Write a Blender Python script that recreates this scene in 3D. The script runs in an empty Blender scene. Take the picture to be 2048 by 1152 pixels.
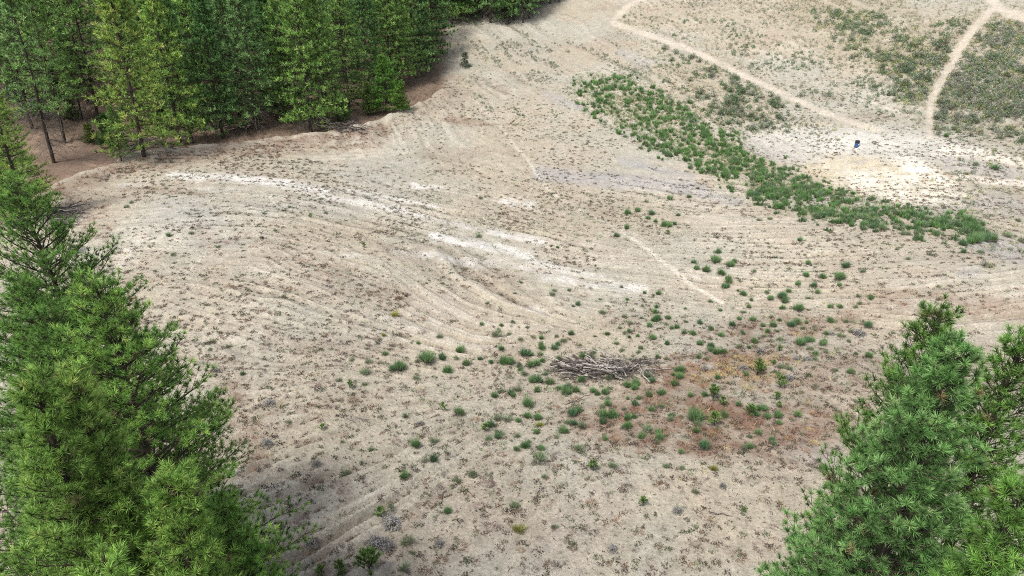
import bpy, math, random
import numpy as np
from math import radians, pi

random.seed(7)
RNG = np.random.default_rng(7)
SC = bpy.context.scene
COL = SC.collection
W, H = 2048.0, 1152.0
F = 1366.0            # focal length in pixels of the 2048 px wide photograph
CH = 22.0             # camera height
TH = radians(24.0)    # pitch below the horizon

# ------------------------------------------------------------------ camera
cam_d = bpy.data.cameras.new("camera")
cam = bpy.data.objects.new("camera", cam_d)
COL.objects.link(cam)
cam.location = (0, 0, CH)
cam.rotation_euler = (pi / 2 - TH, 0, 0)
cam_d.sensor_width = 36.0
cam_d.lens = 36.0 * F / W
cam_d.clip_start = 0.1
cam_d.clip_end = 5000
SC.camera = cam

# ------------------------------------------------------------------ world, sun, exposure
SUN_EL, SUN_AZ = radians(58), radians(-138)     # azimuth clockwise from +Y (negative = to the left)
world = bpy.data.worlds.new("World")
SC.world = world
world.use_nodes = True
nt = world.node_tree
nt.nodes.clear()
sky = nt.nodes.new("ShaderNodeTexSky")
sky.sky_type = 'NISHITA'
sky.sun_disc = False
sky.sun_elevation = SUN_EL
sky.sun_rotation = SUN_AZ
sky.dust_density = 2.5
sky.air_density = 0.7
sky.ozone_density = 0.6
bg = nt.nodes.new("ShaderNodeBackground")
bg.inputs[1].default_value = 0.15
wo = nt.nodes.new("ShaderNodeOutputWorld")
hs = nt.nodes.new('ShaderNodeHueSaturation')      # thin bright overcast: the sky is paler than a clear one
hs.inputs['Saturation'].default_value = 0.5
nt.links.new(sky.outputs[0], hs.inputs['Color'])
nt.links.new(hs.outputs[0], bg.inputs[0])
nt.links.new(bg.outputs[0], wo.inputs[0])
sun_d = bpy.data.lights.new("sun", 'SUN')
sun_d.energy = 2.4
sun_d.angle = radians(13)
sun_d.color = (1.0, 0.95, 0.87)
sun = bpy.data.objects.new("sun", sun_d)
COL.objects.link(sun)
sun.rotation_euler = (pi / 2 - SUN_EL, 0, pi - SUN_AZ)
SC.view_settings.view_transform = 'Standard'
SC.view_settings.look = 'None'
SC.view_settings.gamma = 1.0
SC.view_settings.exposure = 0.66
SC.cycles.max_bounces = 5
SC.cycles.diffuse_bounces = 3
SC.cycles.transmission_bounces = 3
SC.cycles.use_denoising = False
SC.cycles.filter_width = 1.0

# ------------------------------------------------------------------ small maths helpers
def hash2(ix, iy, seed):
    n = (ix.astype(np.int64) * 374761393 + iy.astype(np.int64) * 668265263 + seed * 2147483647) & 0xffffffff
    n = ((n ^ (n >> 13)) * 1274126177) & 0xffffffff
    n = (n ^ (n >> 16)) & 0xffffffff
    return n / 4294967295.0

def vnoise(x, y, seed=0):
    x = np.asarray(x, float); y = np.asarray(y, float)
    ix = np.floor(x); iy = np.floor(y)
    fx = x - ix; fy = y - iy
    fx = fx * fx * (3 - 2 * fx); fy = fy * fy * (3 - 2 * fy)
    a = hash2(ix, iy, seed); b = hash2(ix + 1, iy, seed)
    c = hash2(ix, iy + 1, seed); d = hash2(ix + 1, iy + 1, seed)
    return (a * (1 - fx) + b * fx) * (1 - fy) + (c * (1 - fx) + d * fx) * fy * 1.0

def fbm(x, y, octv=4, seed=0, gain=0.5):
    s = 0; a = 1.0; t = 0
    for i in range(octv):
        s = s + a * (vnoise(x * 2 ** i + 17.3 * i, y * 2 ** i - 9.1 * i, seed + i) * 2 - 1)
        t += a; a *= gain
    return s / t

def sstep(a, b, x):
    t = np.clip((x - a) / (b - a), 0, 1)
    return t * t * (3 - 2 * t)

def project(x, y, z):
    """world -> photograph pixels (2048 wide)"""
    dz = z - CH
    fwd = y * math.cos(TH) - dz * math.sin(TH)
    dn = -y * math.sin(TH) - dz * math.cos(TH)
    f = np.where(fwd > 1.0, fwd, 1.0)
    u = W / 2 + F * x / f; v = H / 2 + F * dn / f
    return np.where(fwd > 1.0, u, -9999), np.where(fwd > 1.0, v, 9999)

def ray(u, v):
    dx = (np.asarray(u, float) - W / 2) / F
    dv = (np.asarray(v, float) - H / 2) / F
    d = np.stack([dx, math.cos(TH) - math.sin(TH) * dv, -math.sin(TH) - math.cos(TH) * dv], -1)
    return d / np.linalg.norm(d, axis=-1, keepdims=True)

# ------------------------------------------------------------------ terrain: surveyed spots (pixel, height or range)
CP = []
for u, v, z in [(1024, 1152, 0), (600, 1152, .2), (1500, 1152, .2), (-200, 1152, .8), (2248, 1152, .6),
                (1150, 745, -1.3), (900, 760, -.6), (600, 740, .6), (300, 740, 1.4), (1600, 740, .3), (2048, 740, .2),
                (1024, 900, -.5), (1400, 900, .1), (1150, 620, -.4), (1300, 560, -.4),
                (1024, 576, .1), (800, 560, 1.3), (600, 576, 1.8), (200, 540, 2.0), (1500, 576, -.4), (2048, 576, -.6),
                (-200, 560, 2), (2300, 600, -.4)]:
    d = ray(u, v); t = (z - CH) / d[2]
    CP.append((d[0] * t, d[1] * t, z))
for u, v, D in [(400, 362, 76), (700, 400, 72), (150, 400, 78), (1000, 400, 74), (1300, 400, 77), (1700, 450, 71), (2048, 500, 66),
                (2300, 500, 66), (280, 322, 87), (640, 278, 92), (800, 232, 98), (110, 330, 90), (-150, 330, 90), (150, 210, 116), (-100, 140, 130),
                (1712, 290, 99), (1900, 310, 97), (1560, 290, 98), (1820, 380, 84), (1600, 350, 89),
                (1860, 245, 108), (1500, 180, 116), (1230, 48, 142), (1650, -20, 158), (1900, 80, 134), (1990, 10, 152),
                (2048, 150, 124), (2048, 250, 110), (2048, 340, 96), (2350, 200, 118), (2350, 0, 150),
                (1200, 190, 106), (1400, 300, 91), (1700, 410, 80), (1980, 470, 71),
                (900, 195, 106), (900, 62, 142), (1060, 42, 148), (1050, 150, 118), (1000, 250, 97),
                (500, 150, 125), (650, 60, 150), (300, 60, 150), (100, 30, 158), (-250, 30, 160)]:
    d = ray(u, v)
    CP.append((d[0] * D, d[1] * D, CH + d[2] * D))
for x, y, z in [(-200, -60, 2), (0, -60, 0), (200, -60, 2), (-60, 10, 1), (60, 10, .5), (0, 0, 0), (-260, 250, 42), (-130, 250, 40), (0, 250, 42),
                (130, 250, 44), (260, 250, 46), (-200, 120, 6), (-220, 50, 3), (200, 50, 1), (220, 110, 6), (250, 170, 24), (-100, 190, 27), (0, 190, 29), (100, 190, 30),
                (0, 400, 75), (-400, 400, 75), (400, 400, 75), (-500, 0, 8), (500, 0, 8)]:
    CP.append((x, y, z))
CP = np.array(CP)

def _tps_k(r2):
    return np.where(r2 > 1e-9, r2 * np.log(np.maximum(r2, 1e-9)), 0.0)
_n = len(CP)
_S = 50.0
_P = CP[:, :2] / _S
_K = _tps_k(((_P[:, None] - _P[None]) ** 2).sum(-1)) + np.eye(_n) * 0.02
_Q = np.c_[np.ones(_n), _P]
_A = np.zeros((_n + 3, _n + 3)); _A[:_n, :_n] = _K; _A[:_n, _n:] = _Q; _A[_n:, :_n] = _Q.T
_wt = np.linalg.solve(_A, np.r_[CP[:, 2], 0, 0, 0])

def h_smooth(x, y):
    x = np.asarray(x, float) / _S; y = np.asarray(y, float) / _S
    s = _wt[_n] + _wt[_n + 1] * x + _wt[_n + 2] * y
    for i in range(_n):
        s = s + _wt[i] * _tps_k((x - _P[i, 0]) ** 2 + (y - _P[i, 1]) ** 2)
    return s

def march(u, v, hf, tmax=420.0):
    d = ray(u, v)
    t = np.full(d.shape[0], 8.0); tp = t.copy(); done = np.zeros(d.shape[0], bool)
    for i in range(260):
        p = d * t[:, None]
        below = (p[:, 2] + CH) < hf(p[:, 0], p[:, 1])
        done |= below
        step = np.maximum(0.5, t * 0.012)
        tp = np.where(done, tp, t)
        t = np.where(done, t, t + step)
        if done.all() or (t[~done] > tmax).all():
            break
    a = tp.copy(); b = t.copy()
    for i in range(14):
        m = (a + b) / 2; p = d * m[:, None]
        below = (p[:, 2] + CH) < hf(p[:, 0], p[:, 1])
        b = np.where(below, m, b); a = np.where(below, a, m)
    p = d * b[:, None]; p[:, 2] += CH
    return p, done

def g_smooth(pts):
    pts = np.array(pts, float)
    return march(pts[:, 0], pts[:, 1], h_smooth)[0][:, :2]

PILE = g_smooth([(1170, 742)])[0]
# the berm along the edge of the wood
BERM = g_smooth([(95, 395), (140, 368), (200, 345), (280, 318), (400, 298), (520, 286), (640, 274), (730, 256), (800, 232), (850, 214), (890, 185)])
def seg_dist(x, y, line):
    best = np.full(np.shape(x), 1e9); side = np.zeros(np.shape(x)); along = np.zeros(np.shape(x)); acc = 0
    for (ax, ay), (bx, by) in zip(line[:-1], line[1:]):
        dx, dy = bx - ax, by - ay; L2 = dx * dx + dy * dy + 1e-9
        t = np.clip(((x - ax) * dx + (y - ay) * dy) / L2, 0, 1)
        d = np.hypot(x - ax - t * dx, y - ay - t * dy)
        c = (dx * (y - ay) - dy * (x - ax))
        m = d < best
        best = np.where(m, d, best); side = np.where(m, np.sign(c), side); along = np.where(m, acc + t * math.sqrt(L2), along)
        acc += math.sqrt(L2)
    return best, side, along

FD = g_smooth([(930, 110), (1180, 300)]); FD = FD[1] - FD[0]; FD = FD / np.linalg.norm(FD)   # furrow run on the far flank

FUR = [(0, [(560, 300), (900, 330), (1200, 430), (1500, 520), (1900, 600)]), (9, [(250, 400), (600, 400), (900, 470), (1200, 570), (1500, 640), (1800, 680)]),
       (16, [(200, 480), (500, 480), (800, 580), (1050, 670), (1250, 690)]), (23, [(180, 570), (400, 600), (700, 680), (1000, 730)]), (28, [(400, 700), (700, 735), (1050, 745)]),
       (34, [(480, 860), (800, 790), (1060, 755)]), (40, [(560, 980), (850, 860), (1080, 770)]), (46, [(620, 1130), (900, 950), (1100, 790)]), (53, [(850, 1180), (1010, 980), (1130, 800)]),
       (59, [(1100, 1180), (1160, 900)]), (65, [(1500, 1180), (1300, 950), (1200, 800)]), (72, [(1750, 1060), (1450, 880), (1240, 780)])]
_fp = g_smooth([q for a, l in FUR for q in l]); _fv = np.array([a for a, l in FUR for q in l], float)
_m = len(_fv); _G = _fp / _S
_K2 = _tps_k(((_G[:, None] - _G[None]) ** 2).sum(-1)) + np.eye(_m) * .003
_A2 = np.zeros((_m + 3, _m + 3)); _Q2 = np.c_[np.ones(_m), _G]; _A2[:_m, :_m] = _K2; _A2[:_m, _m:] = _Q2; _A2[_m:, :_m] = _Q2.T
_w2 = np.linalg.solve(_A2, np.r_[_fv, 0, 0, 0])
def psi(x, y):
    x = x / _S; y = y / _S; s = _w2[_m] + _w2[_m + 1] * x + _w2[_m + 2] * y
    for i in range(_m): s = s + _w2[i] * _tps_k((x - _G[i, 0]) ** 2 + (y - _G[i, 1]) ** 2)
    return s
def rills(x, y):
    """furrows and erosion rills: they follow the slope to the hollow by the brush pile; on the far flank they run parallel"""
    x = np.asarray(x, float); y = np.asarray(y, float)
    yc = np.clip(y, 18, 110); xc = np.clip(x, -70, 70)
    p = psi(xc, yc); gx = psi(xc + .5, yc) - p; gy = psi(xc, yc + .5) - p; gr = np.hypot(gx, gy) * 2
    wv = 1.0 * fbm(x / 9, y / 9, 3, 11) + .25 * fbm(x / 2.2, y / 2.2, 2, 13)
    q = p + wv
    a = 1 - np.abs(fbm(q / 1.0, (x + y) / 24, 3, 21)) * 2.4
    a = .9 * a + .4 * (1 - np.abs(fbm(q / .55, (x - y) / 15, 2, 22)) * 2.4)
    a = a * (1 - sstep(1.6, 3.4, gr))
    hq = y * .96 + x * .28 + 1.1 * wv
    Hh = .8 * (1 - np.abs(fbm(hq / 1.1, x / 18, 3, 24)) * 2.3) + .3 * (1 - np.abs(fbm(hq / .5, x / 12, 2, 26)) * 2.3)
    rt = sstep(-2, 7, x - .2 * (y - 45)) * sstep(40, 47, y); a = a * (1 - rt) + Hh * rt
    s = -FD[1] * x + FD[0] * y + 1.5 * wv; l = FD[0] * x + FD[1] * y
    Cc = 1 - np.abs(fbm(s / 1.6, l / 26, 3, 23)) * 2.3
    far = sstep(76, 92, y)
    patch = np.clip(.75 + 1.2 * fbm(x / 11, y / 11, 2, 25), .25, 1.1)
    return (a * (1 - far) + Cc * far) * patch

def h_full(x, y):
    z = h_smooth(x, y)
    d, sd, al = seg_dist(x, y, BERM)
    front = np.exp(-(d / 2.2) ** 2) * 0.55
    back = np.where(sd > 0, -1.7 * sstep(0.3, 3.5, d) * (1 - sstep(14, 40, d)), 0)
    z = z + front * (0.8 + .5 * fbm(al / 3, al * 0, 2, 5)) + back
    z = z + 0.22 * fbm(x / 7, y / 7, 3, 1) + 0.07 * fbm(x / 1.6, y / 1.6, 3, 2)
    z = z + 0.24 * np.clip(rills(x, y), -0.8, 1)
    return z

def ground_at(u, v):
    p, ok = march(np.array(u, float), np.array(v, float), h_full)
    return p, ok

# ------------------------------------------------------------------ pixel-traced stains, tracks and paths (they end up as patches on the ground sheet)
def pline(u, v, pts, hw, soft=0.6, rough=0.0):
    best = np.full(u.shape, 1e9)
    for (ax, ay), (bx, by) in zip(pts[:-1], pts[1:]):
        dx, dy = bx - ax, by - ay; L2 = dx * dx + dy * dy + 1e-9
        t = np.clip(((u - ax) * dx + (v - ay) * dy) / L2, 0, 1)
        d = np.hypot(u - ax - t * dx, v - ay - t * dy)
        best = np.minimum(best, d)
    return 1 - sstep(hw * (1 - soft), hw * (1 + soft), best)

def ell(u, v, cx, cy, rx, ry, rot=0, soft=.4):
    c, s = math.cos(radians(rot)), math.sin(radians(rot))
    du, dv = u - cx, v - cy
    a = (du * c + dv * s) / rx; b = (-du * s + dv * c) / ry
    return 1 - sstep(1 - soft, 1 + soft, np.hypot(a, b))

WHITE = [([(250, 376), (300, 366), (350, 356)], 8, .45), ([(345, 350), (400, 354), (470, 356), (540, 364), (610, 374), (650, 381)], 11, 1.0), ([(380, 372), (450, 378), (560, 388)], 7, .5),
         ([(640, 372), (720, 384), (790, 400), (870, 412)], 5, .7), ([(640, 392), (740, 408), (800, 422), (860, 437), (930, 452), (1000, 467), (1070, 482)], 8, .85),
         ([(870, 474), (950, 487), (1000, 497), (1060, 512)], 9, 1.0), ([(680, 511), (730, 514)], 4, .6), ([(800, 506), (860, 512), (920, 523)], 12, .7), ([(740, 430), (860, 452), (960, 470)], 14, .35),
         ([(920, 523), (1000, 533), (1100, 552), (1180, 567), (1285, 580)], 11, .65), ([(1060, 520), (1130, 540), (1200, 556)], 8, .7),
         ([(836, 374), (884, 373)], 8, .9), ([(1005, 402), (1060, 409)], 9, .8), ([(1060, 614), (1112, 630)], 7, .6),
         ([(280, 486), (225, 560), (170, 590)], 18, .4), ([(1400, 560), (1450, 575)], 9, .5), ([(1370, 600), (1450, 610)], 5, .3), ([(1010, 560), (1060, 580)], 8, .5)]
PATHS_FOOT = [([(1245, 462), (1290, 495), (1340, 535), (1385, 572), (1445, 606)], 3.5, .75), ([(1030, 292), (1055, 318), (1070, 345), (1095, 378), (1118, 396)], 2.6, .6),
              ([(1118, 396), (1180, 430), (1250, 464)], 3, .3), ([(940, 195), (990, 240), (1030, 292)], 2.5, .35)]
PATHS = [([(1290, -8), (1255, 12), (1225, 45), (1260, 58), (1330, 82), (1400, 108), (1480, 148), (1560, 185), (1640, 222), (1720, 250), (1760, 262)], 5.5, 1.0),
         ([(1857, 272), (1858, 235), (1862, 200), (1890, 150), (1915, 105), (1945, 60), (1985, 18)], 8, .9),
         ([(1965, -20), (1990, 8), (2010, 25), (2070, 40), (2200, 52)], 9, 1.3)]
PATHS_W = [([(1885, 296), (1960, 308), (2070, 330)], 10, .95), ([(1915, 352), (1970, 362), (2100, 370)], 6, .95)]
TRACKS = [([(620, 318), (720, 312), (800, 306), (850, 292), (870, 278)], 5), ([(690, 372), (780, 366), (880, 378), (1000, 400), (1090, 425)], 6), ([(450, 350), (520, 386), (600, 428)], 6),
          ([(1180, 490), (1200, 470), (1250, 462), (1290, 480), (1280, 505), (1220, 515)], 5), ([(1420, 470), (1450, 450), (1520, 440), (1600, 442)], 5), ([(1640, 490), (1690, 455), (1750, 448), (1790, 470), (1770, 500), (1700, 505)], 6),
          ([(1010, 405), (1050, 395), (1065, 370)], 5), ([(1450, 640), (1500, 600), (1560, 580)], 5), ([(860, 1040), (820, 990), (840, 960), (920, 950), (1040, 975)], 8), ([(730, 920), (830, 915), (920, 930)], 6),
          ([(350, 560), (440, 480), (520, 440)], 5)]
GREY = [([(1085, 348), (1180, 357), (1300, 366), (1400, 378)], 15, .85), ([(1240, 322), (1310, 338), (1390, 355)], 7, .7), ([(1395, 386), (1470, 404)], 10, .7), ([(1515, 300), (1600, 322), (1580, 345)], 16, .6),
        ([(1240, 105), (1295, 128)], 9, .6), ([(1950, 480), (2048, 510)], 22, .75), ([(1900, 330), (2048, 350)], 14, .6), ([(1880, 385), (2048, 420)], 24, .5), ([(1920, 540), (1950, 545)], 14, .5),
        ([(1190, 960), (1150, 1060), (1100, 1180)], 60, .2), ([(1310, 1080), (1330, 1160)], 50, .15), ([(1090, 190), (1160, 215)], 9, .6), ([(340, 420), (420, 440)], 22, .35),  ([(1560, 300), (1700, 275), (1840, 285)], 12, .3),
        ([(1600, 895), (1660, 920)], 26, .4), ([(700, 690), (900, 620)], 30, .2)]
BROWN = [([(80, 400), (150, 368), (280, 328), (430, 300), (560, 290), (640, 283), (770, 258)], 15, 1.0), ([(250, 378), (330, 383), (420, 392)], 4, .6), ([(400, 470), (560, 510), (700, 560), (800, 600)], 24, .38), ([(640, 300), (700, 292), (760, 285)], 9, .6),
         ([(880, 105), (905, 190), (820, 240)], 20, .45), ([(900, 240), (960, 245)], 8, .7), ([(520, 900), (640, 878), (700, 870)], 6, .45), ([(600, 822), (780, 775)], 6, .45), ([(440, 720), (470, 790), (490, 860), (520, 930)], 28, .7), ([(150, 400), (200, 420), (190, 460)], 26, .6),
         ([(640, 1150), (620, 1020), (640, 960)], 26, .5), ([(690, 1040), (700, 960)], 14, .45), ([(1520, 905), (1600, 935), (1660, 960)], 7, .5), ([(950, 160), (1010, 180)], 10, .5), ([(1200, 640), (1400, 660), (1560, 650)], 14, .3), ([(500, 690), (800, 700)], 18, .3), ([(420, 830), (560, 815)], 12, .4), ([(770, 1110), (860, 1000)], 20, .3)]

OLIVE = (0.29, 0.255, 0.185)
def masks(x, y, z):
    u, v = project(x, y, z)
    wob = 10 * fbm(x / 3.0, y / 3.0, 3, 31); wob2 = 5 * fbm(x / 1.2, y / 1.2, 3, 32)
    uu, vv = u + 2.2 * wob + 2 * wob2, v + 0.5 * (wob + wob2)
    brk = fbm(x / 0.9, y / 0.9, 4, 41); rl = rills(x, y)
    m = {}
    w = np.zeros_like(u)
    for pts, hw, s in WHITE:
        w = np.maximum(w, s * pline(uu, vv, pts, hw * .95, .9))
    m['white'] = w ** .6 * sstep(.15, 1.35, w + .7 * brk + .25 * rl + .55 * fbm(x / 3.5, y / 2.0, 4, 77)) * .85
    g = np.zeros_like(u)
    for pts, hw, s in GREY:
        g = np.maximum(g, s * pline(uu, vv, pts, hw, .6))
    m['grey'] = g * np.clip(.9 + .5 * brk, 0, 1)
    b = np.zeros_like(u)
    for pts, hw, s in BROWN:
        b = np.maximum(b, s * pline(uu, vv, pts, hw, .8))
    m['brown'] = np.clip(b * (0.8 + 1.1 * brk), 0, 1)
    pth = np.zeros_like(u)
    for pts, hw, s in PATHS:
        pth = np.maximum(pth, s * pline(u + wob2 * .9, v + wob2 * .4, pts, hw * .95, .6))
    m['path'] = pth
    pw = np.zeros_like(u)
    for pts, hw, s in PATHS_W + PATHS_FOOT:
        pw = np.maximum(pw, s * pline(u + wob2 * .3, v + wob2 * .15, pts, hw, .6))
    m['pathw'] = pw * np.clip(.8 + .8 * brk, 0, 1)
    tr = np.zeros_like(u)
    for pts, gp in TRACKS:
        for off in (-gp / 2, gp / 2):
            q = [(a + off * .6, c + off) for a, c in pts]
            tr = np.maximum(tr, pline(u + wob * .25, v + wob * .1, q, 1.5, .6))
    m['track'] = tr
    # red and straw coloured stubble patch right of the brush pile
    rp = np.maximum.reduce([ell(uu, vv, 1430, 745, 170, 45, -8, .5), ell(uu, vv, 1380, 850, 220, 62, 3, .5), ell(uu, vv, 1600, 850, 110, 50, 5, .5) * .8, ell(uu, vv, 1560, 660, 160, 28, -8, .5) * .6,
                            ell(uu, vv, 1900, 610, 170, 30, 4, .5) * .55, ell(uu, vv, 1650, 760, 130, 60, 0, .6) * .5])
    m['red'] = np.clip(rp * (0.75 + 1.0 * brk), 0, 1)
    m['straw'] = np.clip(np.maximum(ell(uu, vv, 1480, 740, 90, 26, -8, .6), ell(uu, vv, 1700, 258, 90, 9, 6, .6) * .7) * (.6 + 1.3 * brk), 0, 1)
    # pale clay pan with the drum; its lower bright patch is painted sunlight
    m['pan'] = np.maximum(ell(uu, vv, 1725, 287, 225, 33, 4, .5), ell(uu, vv, 1610, 300, 110, 30, 15, .6) * .6)
    m['panw'] = np.clip(np.maximum.reduce([ell(uu, vv, 1850, 345, 62, 17, 24, .5) * 1.1, ell(uu, vv, 1715, 287, 80, 14, 0, .6) * .45, ell(uu, vv, 1800, 375, 125, 30, 10, .5) * .75]) * (.75 + 1.0 * brk), 0, 1)
    m['pany'] = np.clip(ell(uu, vv, 1760, 358, 165, 40, 8, .45) * (.8 + .9 * brk), 0, 1)
    # scrubby hillside at the upper right
    hs = np.maximum.reduce([pline(uu, vv, [(1650, 20), (1780, 60), (1860, 130), (1880, 200)], 70, .5), ell(uu, vv, 1990, 170, 130, 140, 0, .3), ell(uu, vv, 1450, 180, 150, 60, 25, .5) * .5, ell(uu, vv, 1000, 120, 150, 90, 30, .6) * .3, ell(uu, vv, 1950, 420, 130, 60, 10, .5) * .5])
    m['scrub'] = np.clip(hs * (.75 + .8 * brk), 0, 1)
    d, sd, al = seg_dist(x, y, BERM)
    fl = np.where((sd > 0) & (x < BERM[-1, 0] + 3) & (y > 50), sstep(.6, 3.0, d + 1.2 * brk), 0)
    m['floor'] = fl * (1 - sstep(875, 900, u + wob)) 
    m['u'], m['v'], m['brk'], m['rl'] = u, v, brk, rl
    return m

def mixc(c, t, col):
    return c * (1 - t[:, None]) + np.array(col)[None] * t[:, None]

def ground_colour(x, y, z):
    m = masks(x, y, z)
    n1 = fbm(x / 14, y / 14, 4, 51); n2 = fbm(x / 2.2, y / 2.2, 4, 52); n3 = fbm(x / .45, y / .45, 3, 53)
    c = np.tile(np.array([0.385, 0.347, 0.272]), (len(x), 1))
    c = mixc(c, np.clip(.45 + 1.8 * n1, 0, 1), (0.355, 0.342, 0.290))
    c = mixc(c, np.clip(2.2 * fbm(x / 9, y / 5, 3, 58) - .35, 0, 1) * .6, (0.285, 0.245, 0.195))
    c = mixc(c, np.clip(.15 + 1.1 * n2 - .5 * n1, 0, 1) * .7, (0.325, 0.272, 0.212))
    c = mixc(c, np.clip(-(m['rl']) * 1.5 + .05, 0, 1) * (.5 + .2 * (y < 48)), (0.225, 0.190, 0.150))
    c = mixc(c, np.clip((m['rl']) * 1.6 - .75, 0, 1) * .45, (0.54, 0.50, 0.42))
    c = mixc(c, m['scrub'] * .75, OLIVE)
    c = mixc(c, m['grey'] * .75, (0.305, 0.302, 0.312))
    c = mixc(c, m['brown'] * .75, (0.205, 0.145, 0.108))
    c = mixc(c, m['red'] * .88, (0.185, 0.108, 0.075))
    c = mixc(c, m['straw'] * .4, (0.46, 0.37, 0.17))
    c = mixc(c, m['pan'] * .9, (0.47, 0.455, 0.41))
    c = mixc(c, m['pany'] * .8, (0.50, 0.425, 0.30))
    c = mixc(c, m['panw'] * .85, (0.72, 0.68, 0.60))
    c = mixc(c, np.clip(m['track'] * (.6 + .8 * n2), 0, 1) * .5, (0.52, 0.48, 0.41))
    c = mixc(c, m['white'] * .95, (0.61, 0.595, 0.56))
    c = mixc(c, np.clip(m['pathw'], 0, 1) * .8, (0.66, 0.61, 0.53))
    c = mixc(c, np.clip(m['path'] * (1 + .5 * n2), 0, 1) * .75, (0.50, 0.445, 0.37))
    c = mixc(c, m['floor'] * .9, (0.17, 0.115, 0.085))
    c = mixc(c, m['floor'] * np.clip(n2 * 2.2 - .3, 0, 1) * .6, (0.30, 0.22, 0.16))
    c = c * (1 + .14 * n3 + .10 * n2)[:, None]
    return np.clip(c, .02, .9), m

# ------------------------------------------------------------------ materials
def new_mat(name):
    m = bpy.data.materials.new(name); m.use_nodes = True
    n = m.node_tree; n.nodes.clear()
    return m, n
def node(n, t, **kw):
    a = n.nodes.new(t)
    for k, v in kw.items():
        setattr(a, k, v)
    return a

def mat_ground():
    m, n = new_mat("ground")
    out = node(n, "ShaderNodeOutputMaterial"); b = node(n, "ShaderNodeBsdfPrincipled")
    b.inputs['Roughness'].default_value = .95; b.inputs['Specular IOR Level'].default_value = .15
    at = node(n, "ShaderNodeAttribute", attribute_name="col")
    ge = node(n, "ShaderNodeNewGeometry")
    def noise(sc, det, rough=.6):
        x = node(n, "ShaderNodeTexNoise"); x.inputs['Scale'].default_value = sc; x.inputs['Detail'].default_value = det; x.inputs['Roughness'].default_value = rough
        n.links.new(ge.outputs['Position'], x.inputs['Vector']); return x
    nA = noise(5.5, 6, .7); nB = noise(1.3, 5, .65)
    vo = node(n, "ShaderNodeTexVoronoi"); vo.inputs['Scale'].default_value = 3.2; vo.inputs['Randomness'].default_value = 1
    n.links.new(ge.outputs['Position'], vo.inputs['Vector'])
    r1 = node(n, "ShaderNodeMapRange"); r1.inputs[1].default_value = .3; r1.inputs[2].default_value = .7; r1.inputs[3].default_value = .72; r1.inputs[4].default_value = 1.27
    n.links.new(nA.outputs[0], r1.inputs[0])
    r2 = node(n, "ShaderNodeMapRange"); r2.inputs[1].default_value = .3; r2.inputs[2].default_value = .7; r2.inputs[3].default_value = .88; r2.inputs[4].default_value = 1.10
    n.links.new(nB.outputs[0], r2.inputs[0])
    r3 = node(n, "ShaderNodeMapRange"); r3.inputs[1].default_value = .05; r3.inputs[2].default_value = .16; r3.inputs[3].default_value = .55; r3.inputs[4].default_value = 1.0
    n.links.new(vo.outputs[0], r3.inputs[0])
    mu = node(n, "ShaderNodeMath", operation='MULTIPLY'); n.links.new(r1.outputs[0], mu.inputs[0]); n.links.new(r2.outputs[0], mu.inputs[1])
    mu2 = node(n, "ShaderNodeMath", operation='MULTIPLY'); n.links.new(mu.outputs[0], mu2.inputs[0]); n.links.new(r3.outputs[0], mu2.inputs[1])
    vm = node(n, "ShaderNodeVectorMath", operation='SCALE'); n.links.new(at.outputs['Color'], vm.inputs[0]); n.links.new(mu2.outputs[0], vm.inputs['Scale'])
    n.links.new(vm.outputs[0], b.inputs['Base Color'])
    bp = node(n, "ShaderNodeBump"); bp.inputs['Strength'].default_value = .8; bp.inputs['Distance'].default_value = .16
    ad = node(n, "ShaderNodeMath", operation='ADD'); n.links.new(nA.outputs[0], ad.inputs[0]); n.links.new(nB.outputs[0], ad.inputs[1])
    n.links.new(ad.outputs[0], bp.inputs['Height']); n.links.new(bp.outputs[0], b.inputs['Normal'])
    n.links.new(b.outputs[0], out.inputs[0])
    return m

def mat_attr(name, rough=.6, trans=0.0, spec=.3, lo=.82, hi=1.18):
    m, n = new_mat(name)
    out = node(n, "ShaderNodeOutputMaterial"); b = node(n, "ShaderNodeBsdfPrincipled")
    b.inputs['Roughness'].default_value = rough; b.inputs['Specular IOR Level'].default_value = spec
    at = node(n, "ShaderNodeAttribute", attribute_name="col")
    oi = node(n, "ShaderNodeObjectInfo")
    mr = node(n, "ShaderNodeMapRange"); mr.inputs[3].default_value = lo; mr.inputs[4].default_value = hi
    n.links.new(oi.outputs['Random'], mr.inputs[0])
    vm = node(n, "ShaderNodeVectorMath", operation='SCALE'); n.links.new(at.outputs['Color'], vm.inputs[0]); n.links.new(mr.outputs[0], vm.inputs['Scale'])
    n.links.new(vm.outputs[0], b.inputs['Base Color'])
    if trans > 0:
        t = node(n, "ShaderNodeBsdfTranslucent"); n.links.new(vm.outputs[0], t.inputs[0])
        mx = node(n, "ShaderNodeMixShader"); mx.inputs[0].default_value = trans
        n.links.new(b.outputs[0], mx.inputs[1]); n.links.new(t.outputs[0], mx.inputs[2]); n.links.new(mx.outputs[0], out.inputs[0])
    else:
        n.links.new(b.outputs[0], out.inputs[0])
    return m

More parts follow.
